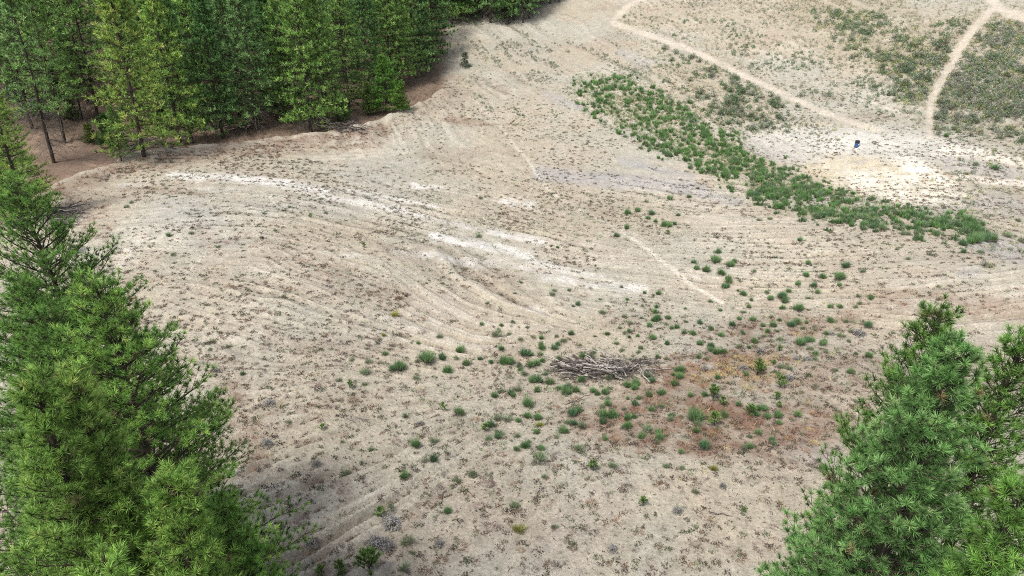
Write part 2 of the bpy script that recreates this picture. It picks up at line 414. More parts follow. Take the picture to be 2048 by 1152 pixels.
def mat_bark(name, c1, c2, scale=9):
    m, n = new_mat(name)
    out = node(n, "ShaderNodeOutputMaterial"); b = node(n, "ShaderNodeBsdfPrincipled"); b.inputs['Roughness'].default_value = .9
    b.inputs['Specular IOR Level'].default_value = .2
    tc = node(n, "ShaderNodeTexCoord"); mp = node(n, "ShaderNodeMapping"); mp.inputs['Scale'].default_value = (1, 1, .25)
    no = node(n, "ShaderNodeTexNoise"); no.inputs['Scale'].default_value = scale; no.inputs['Detail'].default_value = 6
    cr = node(n, "ShaderNodeValToRGB"); cr.color_ramp.elements[0].position = .35; cr.color_ramp.elements[1].position = .65
    cr.color_ramp.elements[0].color = (*c1, 1); cr.color_ramp.elements[1].color = (*c2, 1)
    n.links.new(tc.outputs['Object'], mp.inputs[0]); n.links.new(mp.outputs[0], no.inputs['Vector']); n.links.new(no.outputs[0], cr.inputs[0])
    n.links.new(cr.outputs[0], b.inputs['Base Color'])
    bp = node(n, "ShaderNodeBump"); bp.inputs['Strength'].default_value = .6; bp.inputs['Distance'].default_value = .04
    n.links.new(no.outputs[0], bp.inputs['Height']); n.links.new(bp.outputs[0], b.inputs['Normal'])
    n.links.new(b.outputs[0], out.inputs[0])
    return m

def mat_paint(name, c1, c2, rough=.5, metal=0.0):
    m, n = new_mat(name)
    out = node(n, "ShaderNodeOutputMaterial"); b = node(n, "ShaderNodeBsdfPrincipled"); b.inputs['Roughness'].default_value = rough
    b.inputs['Metallic'].default_value = metal
    no = node(n, "ShaderNodeTexNoise"); no.inputs['Scale'].default_value = 6; no.inputs['Detail'].default_value = 5
    tc = node(n, "ShaderNodeTexCoord"); n.links.new(tc.outputs['Object'], no.inputs['Vector'])
    cr = node(n, "ShaderNodeValToRGB"); cr.color_ramp.elements[0].color = (*c1, 1); cr.color_ramp.elements[1].color = (*c2, 1)
    cr.color_ramp.elements[0].position = .4; cr.color_ramp.elements[1].position = .6
    n.links.new(no.outputs[0], cr.inputs[0]); n.links.new(cr.outputs[0], b.inputs['Base Color']); n.links.new(b.outputs[0], out.inputs[0])
    return m

M_GROUND = mat_ground()
M_NEEDLE = mat_attr("pine_needles", .5, .27, .4, .84, 1.14)
M_LEAF = mat_attr("shrub_leaves", .7, .35, .2)
M_DRY = mat_attr("dry_plants", .9, .1, .1)
M_BARK = mat_bark("pine_bark", (.030, .024, .020), (.085, .066, .052))
M_DEAD = mat_bark("dead_wood", (.20, .18, .165), (.44, .41, .38), 14)
M_TWIG = mat_bark("dry_twigs", (.10, .088, .078), (.22, .20, .18), 14)
M_DARKWOOD = mat_bark("dark_wood", (.045, .038, .034), (.13, .11, .10), 14)  # darker tone of dead wood for part of the branches

# ------------------------------------------------------------------ mesh builder
class MB:
    def __init__(s):
        s.v = []; s.f = []; s.c = []; s.n = 0
    def add(s, v, f, c):
        v = np.asarray(v, np.float32).reshape(-1, 3); f = np.asarray(f, np.int64)
        c = np.asarray(c, np.float32)
        if c.ndim == 1: c = np.tile(c, (len(v), 1))
        s.v.append(v); s.f.append(f + s.n); s.c.append(c); s.n += len(v)
    def mesh(s, name, mat, smooth=False):
        v = np.concatenate(s.v); c = np.concatenate(s.c)
        me = bpy.data.meshes.new(name)
        me.vertices.add(len(v)); me.vertices.foreach_set("co", v.ravel())
        loops = np.concatenate([f.ravel() for f in s.f]); sizes = np.concatenate([np.full(len(f), f.shape[1]) for f in s.f])
        me.loops.add(len(loops)); me.loops.foreach_set("vertex_index", loops.astype(np.int32))
        st = np.r_[0, np.cumsum(sizes)[:-1]]
        me.polygons.add(len(sizes)); me.polygons.foreach_set("loop_start", st.astype(np.int32)); me.polygons.foreach_set("loop_total", sizes.astype(np.int32))
        if smooth: me.polygons.foreach_set("use_smooth", np.ones(len(sizes), bool))
        a = me.color_attributes.new("col", 'FLOAT_COLOR', 'POINT')
        a.data.foreach_set("color", np.c_[c, np.ones(len(c))].astype(np.float32).ravel())
        me.materials.append(mat); me.update(calc_edges=True)
        return me
    def build(s, name, mat, parent=None, smooth=False):
        o = bpy.data.objects.new(name, s.mesh(name, mat, smooth)); COL.objects.link(o)
        if parent: o.parent = parent
        return o

def blades(mb, base, d, L, w, col, tipcol=None):
    """one thin tapering triangle per needle / blade"""
    N = len(base); r = RNG.normal(size=(N, 3)); s = np.cross(d, r); s /= np.linalg.norm(s, axis=1, keepdims=True) + 1e-9
    L = np.broadcast_to(L, (N,))[:, None]; w = np.broadcast_to(w, (N,))[:, None]
    v = np.stack([base - s * w / 2, base + s * w / 2, base + d * L], 1).reshape(-1, 3)
    f = np.arange(3 * N).reshape(-1, 3)
    c = np.stack([col, col, col if tipcol is None else tipcol], 1).reshape(-1, 3)
    mb.add(v, f, c)

def leaves(mb, p, size, col):
    """small random leaf triangles"""
    N = len(p); a = RNG.normal(size=(N, 3)); a /= np.linalg.norm(a, axis=1, keepdims=True)
    b = np.cross(a, RNG.normal(size=(N, 3))); b /= np.linalg.norm(b, axis=1, keepdims=True)
    size = np.broadcast_to(size, (N,))[:, None]
    v = np.stack([p - a * size * .5, p + a * size * .5, p + b * size], 1).reshape(-1, 3)
    mb.add(v, np.arange(3 * N).reshape(-1, 3), np.repeat(col, 3, 0))

def tube(mb, pts, rad, sides, col=(.1, .1, .1)):
    pts = np.asarray(pts, float); n = len(pts); rad = np.broadcast_to(rad, (n,))
    t = np.gradient(pts, axis=0); t /= np.linalg.norm(t, axis=1, keepdims=True) + 1e-9
    ref = np.array([0, 0, 1.0]) if abs(t[0][2]) < .9 else np.array([1.0, 0, 0])
    a = np.cross(t, ref); a /= np.linalg.norm(a, axis=1, keepdims=True) + 1e-9; b = np.cross(t, a)
    ph = np.linspace(0, 2 * pi, sides, endpoint=False)
    ring = pts[:, None] + rad[:, None, None] * (np.cos(ph)[None, :, None] * a[:, None] + np.sin(ph)[None, :, None] * b[:, None])
    i = np.arange(n - 1)[:, None] * sides + np.arange(sides)[None]; j = np.arange(n - 1)[:, None] * sides + (np.arange(sides)[None] + 1) % sides
    f = np.stack([i, j, j + sides, i + sides], -1).reshape(-1, 4)
    mb.add(ring.reshape(-1, 3), f, np.array(col, float))
    for k, o in ((0, 1), (n - 1, -1)):
        mb.add(ring[k], np.array([np.arange(sides)[::o]]), np.array(col, float))

def twigs(mb, a, b, r0, col=(.1, .1, .1)):
    """many straight three sided twigs a->b at once"""
    d = b - a; d = d / (np.linalg.norm(d, axis=1, keepdims=True) + 1e-9)
    s = np.cross(d, np.array([.3, .2, 1.0])); s /= np.linalg.norm(s, axis=1, keepdims=True) + 1e-9; t = np.cross(d, s)
    r0 = np.broadcast_to(r0, (len(a),))[:, None]
    vs = []
    for p, r in ((a, r0), (b, r0 * .45)):
        for k in range(3):
            an = 2 * pi * k / 3
            vs.append(p + r * (math.cos(an) * s + math.sin(an) * t))
    v = np.stack(vs, 1).reshape(-1, 3); o = np.arange(len(a))[:, None] * 6
    f = np.concatenate([o + np.array([[0, 1, 4, 3]]), o + np.array([[1, 2, 5, 4]]), o + np.array([[2, 0, 3, 5]])])
    mb.add(v, f, np.array(col, float))

def tag(o, label=None, cat=None, group=None, kind=None):
    if label: o['label'] = label
    if cat: o['category'] = cat
    if group: o['group'] = group
    if kind: o['kind'] = kind
    return o
def empty(name, loc=(0, 0, 0)):
    o = bpy.data.objects.new(name, None); COL.objects.link(o); o.location = loc; o.empty_display_size = .3
    return o

# ------------------------------------------------------------------ ground sheet
def build_ground():
    ys = list(np.arange(-400, -40, 40)) + list(np.arange(-40, 16, 4.0)); y = 16.0
    while y < 420:
        ys.append(y)
        if y < 24: y += .16
        elif y < 175: y += max(.085, min(.42, y * y / 24000.0))
        else: y += 2.5
    ys += [470, 540, 640, 800, 1100, 1600, 2400]
    ys = np.array(ys)
    tc = np.linspace(-.86, .86, 900)
    ts = np.r_[-np.geomspace(8, .88, 26), tc, np.geomspace(.88, 8, 26)]
    Wd = np.where(ys > 16, ys + 6, 22.0)
    X = Wd[:, None] * ts[None]; Y = np.repeat(ys[:, None], len(ts), 1)
    x = X.ravel(); y = Y.ravel()
    z = np.empty_like(x); col = np.empty((len(x), 3)); pm = np.empty_like(x)
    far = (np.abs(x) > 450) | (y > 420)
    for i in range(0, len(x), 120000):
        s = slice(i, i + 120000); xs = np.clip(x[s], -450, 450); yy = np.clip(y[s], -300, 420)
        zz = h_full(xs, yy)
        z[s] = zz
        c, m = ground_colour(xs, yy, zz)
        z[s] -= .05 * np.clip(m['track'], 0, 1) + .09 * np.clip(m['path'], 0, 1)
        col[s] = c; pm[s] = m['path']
    nr, nc = X.shape
    idx = np.arange(nr * nc).reshape(nr, nc)
    f = np.stack([idx[:-1, :-1], idx[:-1, 1:], idx[1:, 1:], idx[1:, :-1]], -1).reshape(-1, 4)
    V = np.c_[x, y, z]
    fp = pm[f].mean(1) > .35
    fx = x[f].mean(1); fy = y[f].mean(1)
    u, v = project(fx, fy, z[f].mean(1))
    road = fp & (u > 1960) & (v < 60) & ((u > 1995) | (v < 14))
    def part(mask, name, label):
        ff = f[mask]; used = np.unique(ff); mp = np.zeros(len(V), np.int64); mp[used] = np.arange(len(used))
        mb = MB(); mb.add(V[used], mp[ff], col[used])
        o = mb.build(name, M_GROUND, smooth=True); tag(o, kind='structure'); o['label'] = label
        return o
    part(~fp, "ground", "pale bare sandy ground with erosion rills and white streaks")
    part(fp & ~road, "dirt_path", "narrow worn tan footpath across the scrub slope")
    part(road, "dirt_road", "pale dirt road at the top of the hillside")
build_ground()

def gz(x, y):
    return h_full(np.atleast_1d(np.asarray(x, float)), np.atleast_1d(np.asarray(y, float)))

# ------------------------------------------------------------------ pines
ORD = ['first', 'second', 'third', 'fourth', 'fifth', 'sixth', 'seventh', 'eighth', 'ninth', 'tenth', 'eleventh', 'twelfth', 'thirteenth', 'fourteenth', 'fifteenth', 'sixteenth', 'seventeenth', 'eighteenth', 'nineteenth', 'twentieth'] + ['twenty-' + s for s in ('first', 'second', 'third', 'fourth', 'fifth', 'sixth', 'seventh', 'eighth', 'ninth')]
def tufts(mb, P, D, nn, ln, wd, base, rng_c=.33):
    """P tuft centres, D shoot axes; nn needles each"""
    N = len(P); P = np.repeat(P, nn, 0); A = np.repeat(D, nn, 0); M = N * nn
    r = RNG.normal(size=(M, 3)); r -= (r * A).sum(1)[:, None] * A; r /= np.linalg.norm(r, axis=1, keepdims=True) + 1e-9
    pol = radians(8) + radians(72) * RNG.random(M) ** .8
    d = A * np.cos(pol)[:, None] + r * np.sin(pol)[:, None]
    s = RNG.random(M)[:, None] * ln * .75 * (1 - pol / 2.2)[:, None]
    base = np.where(RNG.random((N, 1)) < .008, np.array([[.25, .20, .10]]), base)      # a few browned old shoots
    cb = np.repeat(base * (1 + rng_c * RNG.normal(size=(N, 1))).clip(.45, 1.7), nn, 0) * (1 + .16 * RNG.normal(size=(M, 1))).clip(.5, 1.6)
    cb = np.clip(cb, .004, .6)
    blades(mb, P - A * ln * .2 + A * s, d, ln * (.75 + .4 * RNG.random(M)), wd, cb * .55, cb * 1.4)  # shade inside the tuft put into colour: dark needle bases, bright tips

def pine(seed, Ht, cb, R, col, tip, nn=30, ln=.2, wd=.012, whorl=.42, bstep=.26, shape=.8, sides=7, dead=0, dens=1.0, tr=.16):
    """returns (trunk MB, crown MB, dead twig MB); base at the origin"""
    g = np.random.default_rng(seed)
    tk, cr, dd = MB(), MB(), MB()
    zs = np.linspace(-.4, Ht * .985, 14); lean = g.normal(size=2) * .25
    def axis(z): t = z / Ht; w_ = math.sin(pi * max(0, min(1, t))); return np.array([lean[0] * w_, lean[1] * w_ + .1 * math.sin(9 * t) * w_, z])
    tube(tk, [axis(z) for z in zs], [tr * (1 - max(0, z) / Ht) ** .8 + .018 for z in zs], sides)
    z0 = cb * Ht; P = []; D = []; TA = []; TB = []; TR = []; HT = []
    z = z0
    while z < Ht * .975:
        t = (z - z0) / (Ht - z0)
        prof = (1 - t) ** shape * min(1, (t + .38) / .46)
        nb = int(g.integers(4, 7)) if t < .85 else 4
        ph0 = g.random() * 6.28
        for k in range(nb):
            if g.random() > dens: continue
            L = max(.22, R * prof * g.uniform(.62, 1.12))
            az = ph0 + k * 2 * pi / nb + g.normal() * .25
            el = radians(-8 + 58 * t ** 1.3 + g.normal() * 7)
            n = 6; q = np.linspace(0, 1, n)
            e2 = el + radians(28) * q + radians(-10) * np.sin(q * pi)
            hx = np.cumsum(np.r_[0, np.cos(e2[:-1]) * L / (n - 1)]); hz = np.cumsum(np.r_[0, np.sin(e2[:-1]) * L / (n - 1)])
            o = axis(z + g.normal() * .06)
            azq = az + np.cumsum(g.normal(size=n) * .05)
            pts = o[None] + np.c_[hx * np.cos(azq), hx * np.sin(azq), hz]
            br = (.012 + .012 * L) * (1 - q * .85)
            tube(tk, pts, br, 4)
            # side shoots
            s0 = .32 if L > 1.2 else .12
            ns = max(2, int(L * (1 - s0) / bstep))
            for s in np.linspace(s0, 1, ns + 1):
                fi = s * (n - 1); i = min(n - 2, int(fi)); p = pts[i] + (pts[i + 1] - pts[i]) * (fi - i)
                bd = pts[i + 1] - pts[i]; bd = bd / np.linalg.norm(bd)
                sidev = np.array([-math.sin(az), math.cos(az), 0])
                for sg in ((-1, 1) if s < .99 else (0,)):
                    bl = (.16 + .34 * L * (1 - s) + g.random() * .12) if sg else 0.1
                    dr = bd * (.75 if sg else 1) + sidev * sg * g.uniform(.5, .95) + np.array([0, 0, g.uniform(.1, .55)])
                    dr /= np.linalg.norm(dr)
                    e = p + dr * bl
                    TA.append(p); TB.append(e); TR.append(.008 + .004 * bl)
                    up = dr + np.array([0, 0, .45]); up /= np.linalg.norm(up)
                    P.append(e); D.append(up); HT.append(t)
                    m = int(bl / (bstep * 1.25))
                    for j in range(m):
                        pp = p + dr * bl * (j + .6) / (m + 1)
                        q2 = up + g.normal(size=3) * .45; q2 /= np.linalg.norm(q2)
                        ee = pp + q2 * .12; P.append(ee); D.append(q2); HT.append(t)
        z += whorl * g.uniform(.75, 1.2) * (1 - .35 * t)
    tp = axis(Ht)
    for k in range(3):
        P.append(tp - np.array([0, 0, .18 * k])); D.append(np.array([0, 0, 1.0])); HT.append(1)
    P = np.array(P); D = np.array(D); HT = np.array(HT)[:, None]
    twigs(tk, np.array(TA), np.array(TB), np.array(TR))
    rad = np.hypot(P[:, 0], P[:, 1])[:, None]
    n1 = g.random((len(P), 1))
    n1 = n1 ** 1.3; base = (np.array(col)[None] * (1 - n1) + np.array(tip)[None] * n1)
    tufts(cr, P, D, nn, ln, wd, base)
    if dead:
        # dry, bare, drooping lower branches
        for k in range(dead):
            zz = g.uniform(.06 * Ht, z0 * 1.1 + .5); az = g.random() * 6.28; L = g.uniform(.5, 1.0) * R * .75
            q = np.linspace(0, 1, 6); o = axis(zz)
            pts = o[None] + np.c_[q * L * math.cos(az), q * L * math.sin(az), -q ** 1.6 * L * g.uniform(.3, .9) + q * .3]
            pts += g.normal(size=pts.shape) * .05 * q[:, None]
            tube(dd, pts, .032 * (1 - q * .8), 4)
            a = pts[g.integers(1, 6, 7)]; b = a + g.normal(size=a.shape) * .4 + np.array([0, 0, -.25])
            twigs(dd, a, b, .012)
    return tk, cr, dd

def make_pine(name, loc, parts, label, group=None):
    tk, cr, dd = parts
    t = empty(name, loc); tag(t, label, 'pine tree', group)
    tk.build('trunk', M_BARK, t); cr.build('crown', M_NEEDLE, t)
    if dd.v: dd.build('dead_limb_tangle', M_TWIG, t)
    return t

def apex(u, v, D):
    d = ray(u, v); return np.array([d[0] * D, d[1] * D, CH + d[2] * D])

G_DEEP = (.105, .230, .045); G_MID = (.190, .355, .070); G_BRIGHT = (.30, .50, .10); G_YEL = (.36, .52, .12); G_BLUE = (.135, .300, .080); G_BLUE2 = (.28, .50, .165)
#       u     v     D     cb   R    base      tip      seed nn  label
NEAR = [(182, 545, 17.5, .12, 4.7, G_DEEP, G_BRIGHT, 1, 32, 'broad tall green pine in the lower left corner with the highest tip there'),
        (60, 742, 13.5, .12, 3.3, G_MID, G_BRIGHT, 2, 36, 'light green pine with twin tips at the lower left edge, closest to it'),
        (135, 732, 14.2, .12, 2.6, G_MID, G_YEL, 3, 36, 'slim light green pine tip beside the lower left edge pine'),
        (338, 935, 13.0, .12, 2.7, G_MID, G_BRIGHT, 4, 36, 'bright green pine at the bottom left, in front of the broad tall pine'),
        (440, 1010, 16.0, .12, 2.4, G_DEEP, G_MID, 12, 34, 'dark green pine at the bottom left, outermost towards the sand'),
        (95, 600, 20.0, .12, 4.6, G_DEEP, G_MID, 13, 30, 'dark pine hidden between the broad tall pine and the left edge'),
        (200, 1085, 11.5, .12, 2.2, G_MID, G_BRIGHT, 5, 36, 'low pine tip at the very bottom of the left corner'),
        (20, 355, 25.0, .12, 5.4, G_DEEP, G_MID, 6, 26, 'dark green pine at the left edge, above the twin tipped pine'),
        (40, 560, 21.0, .12, 4.4, G_DEEP, G_MID, 7, 26, 'dark pine at the left edge behind the broad tall pine'),
        (1890, 596, 15.5, .12, 3.3, G_DEEP, G_MID, 8, 30, 'dark green spiky pine in the lower right corner, behind the blue green one'),
        (1922, 672, 13.0, .12, 3.7, G_BLUE, G_BLUE2, 9, 44, 'bushy blue green pine in the lower right corner, the largest there'),
        (2062, 640, 15.5, .12, 3.0, G_DEEP, G_MID, 10, 30, 'dark open pine cut by the right edge of the view'),
        (2062, 960, 12.0, .12, 1.9, G_DEEP, G_MID, 11, 36, 'light green pine tip in the bottom right corner')]
for u, v, D, cb, R, c1, c2, sd, nn, lab in NEAR:
    a = apex(u, v, D); zg = gz(a[0], a[1])[0]
    make_pine('pine_tree', (a[0], a[1], zg), pine(sd, a[2] - zg, cb, R, c1, c2, nn=int(nn * 1.1), ln=.155, wd=.0135, whorl=.40, bstep=.24, shape=.70, tr=.17), lab)

# middle distance pine on the left and the little one beside it
p, _ = ground_at([58, 124, -6], [440, 512, 400])
make_pine('pine_tree', p[0], pine(31, 12.6, .08, 3.6, (.17, .30, .06), G_YEL, nn=20, ln=.26, wd=.03, whorl=.42, bstep=.32, shape=.85, dens=.92), 'yellow green pine with visible trunk at the left edge, beside the log heap')
make_pine('pine_tree', p[2], pine(33, 13.5, .06, 4.2, (.12, .24, .05), G_BRIGHT, nn=20, ln=.26, wd=.03, whorl=.45, bstep=.34, shape=.8), 'bushy green pine cut by the left edge beside the yellow green one')
make_pine('pine_tree', p[1], pine(32, 2.6, .3, .75, (.09, .2, .05), G_BRIGHT, nn=22, ln=.16, wd=.02, whorl=.3, bstep=.2, tr=.04), 'very small pine on bare sand under the left edge pines')

# the wood behind the berm: eight crowns, copied
KIND = []
for i, (c1, c2, R, cb, sh, dead, dens) in enumerate([
        ((0.142, 0.277, 0.065), (0.313, 0.507, 0.130), 5.2, .12, .72, 30, 1.0),
        ((0.124, 0.242, 0.077), (0.248, 0.425, 0.147), 4.9, .15, .70, 24, 1.0),
        ((0.147, 0.283, 0.065), (0.319, 0.519, 0.124), 5.5, .10, .70, 20, 1.0),
        ((0.071, 0.165, 0.050), (0.159, 0.319, 0.100), 4.6, .08, .9, 10, .95),
        ((0.212, 0.366, 0.073), (0.401, 0.550, 0.118), 5.0, .08, .75, 26, 1.0),
        ((0.153, 0.301, 0.071), (0.319, 0.519, 0.136), 4.8, .24, .6, 34, .95),
        ((0.136, 0.266, 0.083), (0.283, 0.460, 0.147), 4.5, .32, .6, 60, .9),
        ((0.195, 0.354, 0.071), (0.389, 0.550, 0.118), 5.2, .07, .72, 24, 1.0)]):
    tk, cr, dd = pine(60 + i, 20.0, cb, R, c1, c2, nn=15, ln=.52, wd=.11, whorl=.85, bstep=.85, shape=sh, sides=7, dead=dead, dens=dens, tr=.21)
    KIND.append((tk.mesh('trunk', M_BARK), cr.mesh('crown', M_NEEDLE), dd.mesh('dead_limb_tangle', M_TWIG)))

def forest_pine(k, x, y, z, s, label, group=None, sxy=None):
    t = empty('pine_tree', (x, y, z - .1)); t.rotation_euler = (0, 0, random.random() * 6.28)
    sx = s * random.uniform(.85, 1.12) if sxy is None else sxy
    t.scale = (sx, sx, s); tag(t, label, 'pine tree', group)
    for nm, me in zip(('trunk', 'crown', 'dead_limb_tangle'), KIND[k]):
        c = bpy.data.objects.new(nm, me); COL.objects.link(c); c.parent = t
    return t

FRONT = [(108, 326, 6, 1.0, 'tall dark trunked pine with bare lower limbs nearest the left end of the berm'),
         (130, 286, 5, .95, 'high crowned pine just behind the tall dark trunked one by the berm'),
         (197, 240, 5, 1.0, 'pine with long bare leaning trunk in the gap left of the yellowish pine'),
         (176, 207, 6, .95, 'thin bare trunked pine deep in the gap left of the yellowish pine'),
         (165, 238, 6, .6, 'slender young pine stem in the gap left of the yellowish pine'),
         (65, 258, 6, .95, 'high crowned pine behind the left edge, dark trunk against the forest floor'),
         (14, 240, 5, 1.0, 'high crowned pine at the far left edge of the wood'),
         (40, 200, 6, 1.0, 'rear high crowned pine near the left edge of the wood'),
         (243, 322, 0, .30, 'small pine with thin bare stem left of the yellowish pine foot'),
         (288, 312, 4, 1.03, 'yellowish green pine, brightest tree in the front row of the wood'),
         (362, 290, 7, 1.02, 'bright green pine just right of the yellowish one'),
         (385, 286, 1, .93, 'dark green pine sharing a foot with the bright green one'),
         (447, 276, 3, 1.0, 'dark pine with short clear trunk, third clump from left in front row'),
         (513, 262, 1, .98, 'grey green pine at the middle of the front row'),
         (555, 236, 3, 1.0, 'dark recessed pine behind the brush at the middle of the front row'),
         (622, 264, 2, 1.04, 'broad green pine with dry skirt where the berm bends'),
         (650, 260, 0, .92, 'green pine with thin lower stems right beside the broad one'),
         (590, 238, 2, 1.0, 'green pine just behind the broad one at the berm bend'),
         (700, 224, 2, .95, 'dark green pine behind the young pine, its left neighbour'),
         (745, 190, 3, 1.0, 'dark pine directly behind the young pine'),
         (800, 168, 2, .92, 'pine with dry skirt near the right end of the wood'),
         (832, 156, 1, .86, 'bluish pine next to the last one at the right end'),
         (853, 146, 3, .72, 'last dark pine at the right end of the wood, leaning over the slope'),
         (868, 118, 3, .95, 'dark pine at the right corner of the wood, above the last one'),
         (874, 88, 1, .95, 'grey green pine higher up the right corner of the wood'),
         (842, 128, 2, .95, 'broad pine just inside the right corner of the wood'),
         (780, 178, 0, .9, 'green pine between the young pine and the dry skirted pine'),
         (480, 236, 1, 1.0, 'second row pine between the dark pine and the grey green pine'),
         (415, 246, 2, 1.0, 'second row pine between the bright green pine and the dark pine'),
         (320, 250, 0, 1.0, 'second row pine between the yellowish and the bright green pine')]
p, ok = ground_at([f[0] for f in FRONT], [f[1] for f in FRONT])
occ = []
for (u, v, k, s, lab), q in zip(FRONT, p):
    forest_pine(k, q[0], q[1], q[2], s, lab); occ.append((q[0], q[1]))
# young pines standing free
YOUNG = [(770, 226, 8.0, 'young bright green pine standing free at the front of the wood, broadest of three', (0.073, 0.192, 0.034), (0.163, 0.320, 0.051), 3.1),
         (738, 232, 4.6, 'thin pale young pine left of the free standing young pine', (0.136, 0.224, 0.068), (0.226, 0.320, 0.085), 1.1),
         (808, 222, 3.6, 'tiny pine right of the free standing young pine', (0.100, 0.208, 0.034), (0.172, 0.304, 0.051), 1.5),
         (145, 240, 3.0, 'low green pine on the forest floor in the gap at the left', (0.064, 0.128, 0.034), (0.118, 0.192, 0.051), 1.2),
         (180, 286, 2.2, 'low olive pine on the forest floor left of the thin bare stem', (0.100, 0.144, 0.034), (0.172, 0.224, 0.051), 1.1),
         (222, 296, 4.2, 'dark young pine under the yellowish pine', (0.046, 0.112, 0.025), (0.100, 0.192, 0.051), 1.6),
         (932, 135, 2.4, 'small blue grey pine on the furrowed slope right of the wood', (0.190, 0.256, 0.170), (0.298, 0.352, 0.238), 1.2),
         (35, 205, 4.0, 'low dark pine between bare trunks at the far left', (.06, .13, .04), (.12, .22, .06), 1.8),
         (88, 235, 3.4, 'low dark pine right behind the tall dark trunked pine', (.06, .13, .04), (.12, .22, .06), 1.7),
         (120, 196, 4.5, 'mid green young pine deep in the left gap', (.08, .16, .04), (.15, .27, .07), 2.0),
         (330, 262, 3.5, 'low green pine between the yellowish and bright green trunks', (.09, .18, .05), (.17, .30, .08), 1.7),
         (512, 250, 3.0, 'low pale green pine among the brush under the wood', (.12, .2, .07), (.2, .32, .11), 1.5),
         (680, 246, 4.0, 'low green pine at the berm bend beside the broad pine', (.09, .18, .05), (.17, .30, .08), 1.8)]
p, ok = ground_at([f[0] for f in YOUNG], [f[1] for f in YOUNG])
for i, ((u, v, hh, lab, c1, c2, R), q) in enumerate(zip(YOUNG, p)):
    make_pine('young_pine', q, pine(90 + i, hh, .10, R, c1, c2, nn=16, ln=.26, wd=.05, whorl=.34, bstep=.27, shape=.65, tr=.07, dens=.9), lab)
# inner wood
g = np.random.default_rng(5)
FR = g_smooth([(0, 260), (197, 215), (400, 230), (640, 225), (780, 165), (850, 120)])
cand = []
for i in range(9000):
    x = g.uniform(-110, -8); y = g.uniform(92, 172)
    cand.append((x, y))
cand = np.array(cand); zc = gz(cand[:, 0], cand[:, 1])
uc, vc = project(cand[:, 0], cand[:, 1], zc)
edge = np.interp(uc, [-100, 0, 120, 210, 300, 400, 520, 640, 740, 800, 862, 880], [200, 200, 215, 205, 235, 230, 225, 222, 165, 140, 120, -50])
SHORT = [(20, 'the far left edge trunks'), (110, 'the tall dark trunked pine'), (195, 'the long bare leaning trunk'), (288, 'the yellowish pine'), (362, 'the bright green pine'), (447, 'the dark pine with short clear trunk'),
         (513, 'the grey green pine'), (622, 'the broad pine at the berm bend'), (700, 'the left neighbour of the young pine'), (745, 'the young free standing pine'), (800, 'the dry skirted pine'), (850, 'the last pine of the wood')]
n = 0; inner = {}
for (x, y), z, u, v, e in zip(cand, zc, uc, vc, edge):
    if v > e or u < -110 or u > 876 or v < -75 or n > 150: continue
    if u < 205 and g.random() < .30: continue
    mind = 5.8 if v > 60 else 7.0
    if min((x - a) ** 2 + (y - b) ** 2 for a, b in occ) < mind ** 2: continue
    occ.append((x, y)); n += 1
    k = int(g.choice([3, 1, 3, 3, 0])) if u > 205 else int(g.choice([5, 6, 5, 0]))  # rear crowns darker: shade of the gaps put into foliage colour
    inner.setdefault(min(range(len(SHORT)), key=lambda q: abs(SHORT[q][0] - u)), []).append((x, y, z, k))
for a, lst in inner.items():
    lst.sort(key=lambda q: q[1])
    for r_, (x, y, z, k) in enumerate(lst):
        forest_pine(k, x, y, z, g.uniform(.85, 1.1), 'inner pine behind %s, %s going back' % (SHORT[a][1], ORD[r_]), 'pines inside the wood')
# second, distant wood on the crest
cand = np.c_[g.uniform(-30, 8, 4000), g.uniform(134, 176, 4000)]; zc = gz(cand[:, 0], cand[:, 1]); uc, vc = project(cand[:, 0], cand[:, 1], zc)
n = 0; far_w = []
for (x, y), z, u, v in zip(cand, zc, uc, vc):
    if u < 885 or u > 1062 or v < -60 or v > 50 or n > 80: continue
    if min((x - a) ** 2 + (y - b) ** 2 for a, b in occ) < 2.7 ** 2: continue
    occ.append((x, y)); n += 1
    far_w.append((u, y, x, z, g.uniform(.85, 1.1), int(g.choice([3, 1, 1, 2]))))
far_w.sort(key=lambda q: q[1]); third = (len(far_w) + 2) // 3
for b_, nm_ in enumerate(('front', 'middle', 'rear')):
    for r_, (u, y, x, z, sc_, k_) in enumerate(sorted(far_w[b_ * third:(b_ + 1) * third])):
        forest_pine(k_, x, y, z, sc_, 'dark pine of the distant crest wood, %s from left in its %s row' % (ORD[min(r_, 28)], nm_), 'pines of the distant wood')
p, ok = ground_at([1082, 1100, 1118, 2075, 2110, 2160], [12, 8, 4, 12, 20, 26])
for i, q in enumerate(p):
    forest_pine(1, q[0], q[1], q[2], .45 if i > 2 else .5, ['grey green pine first to the right of the distant wood', 'grey green pine second to the right of the distant wood', 'grey green pine third to the right of the distant wood'][i] if i < 3 else 'dark pine beyond the dirt road at the top right corner', None if i < 3 else 'pines beyond the dirt road')

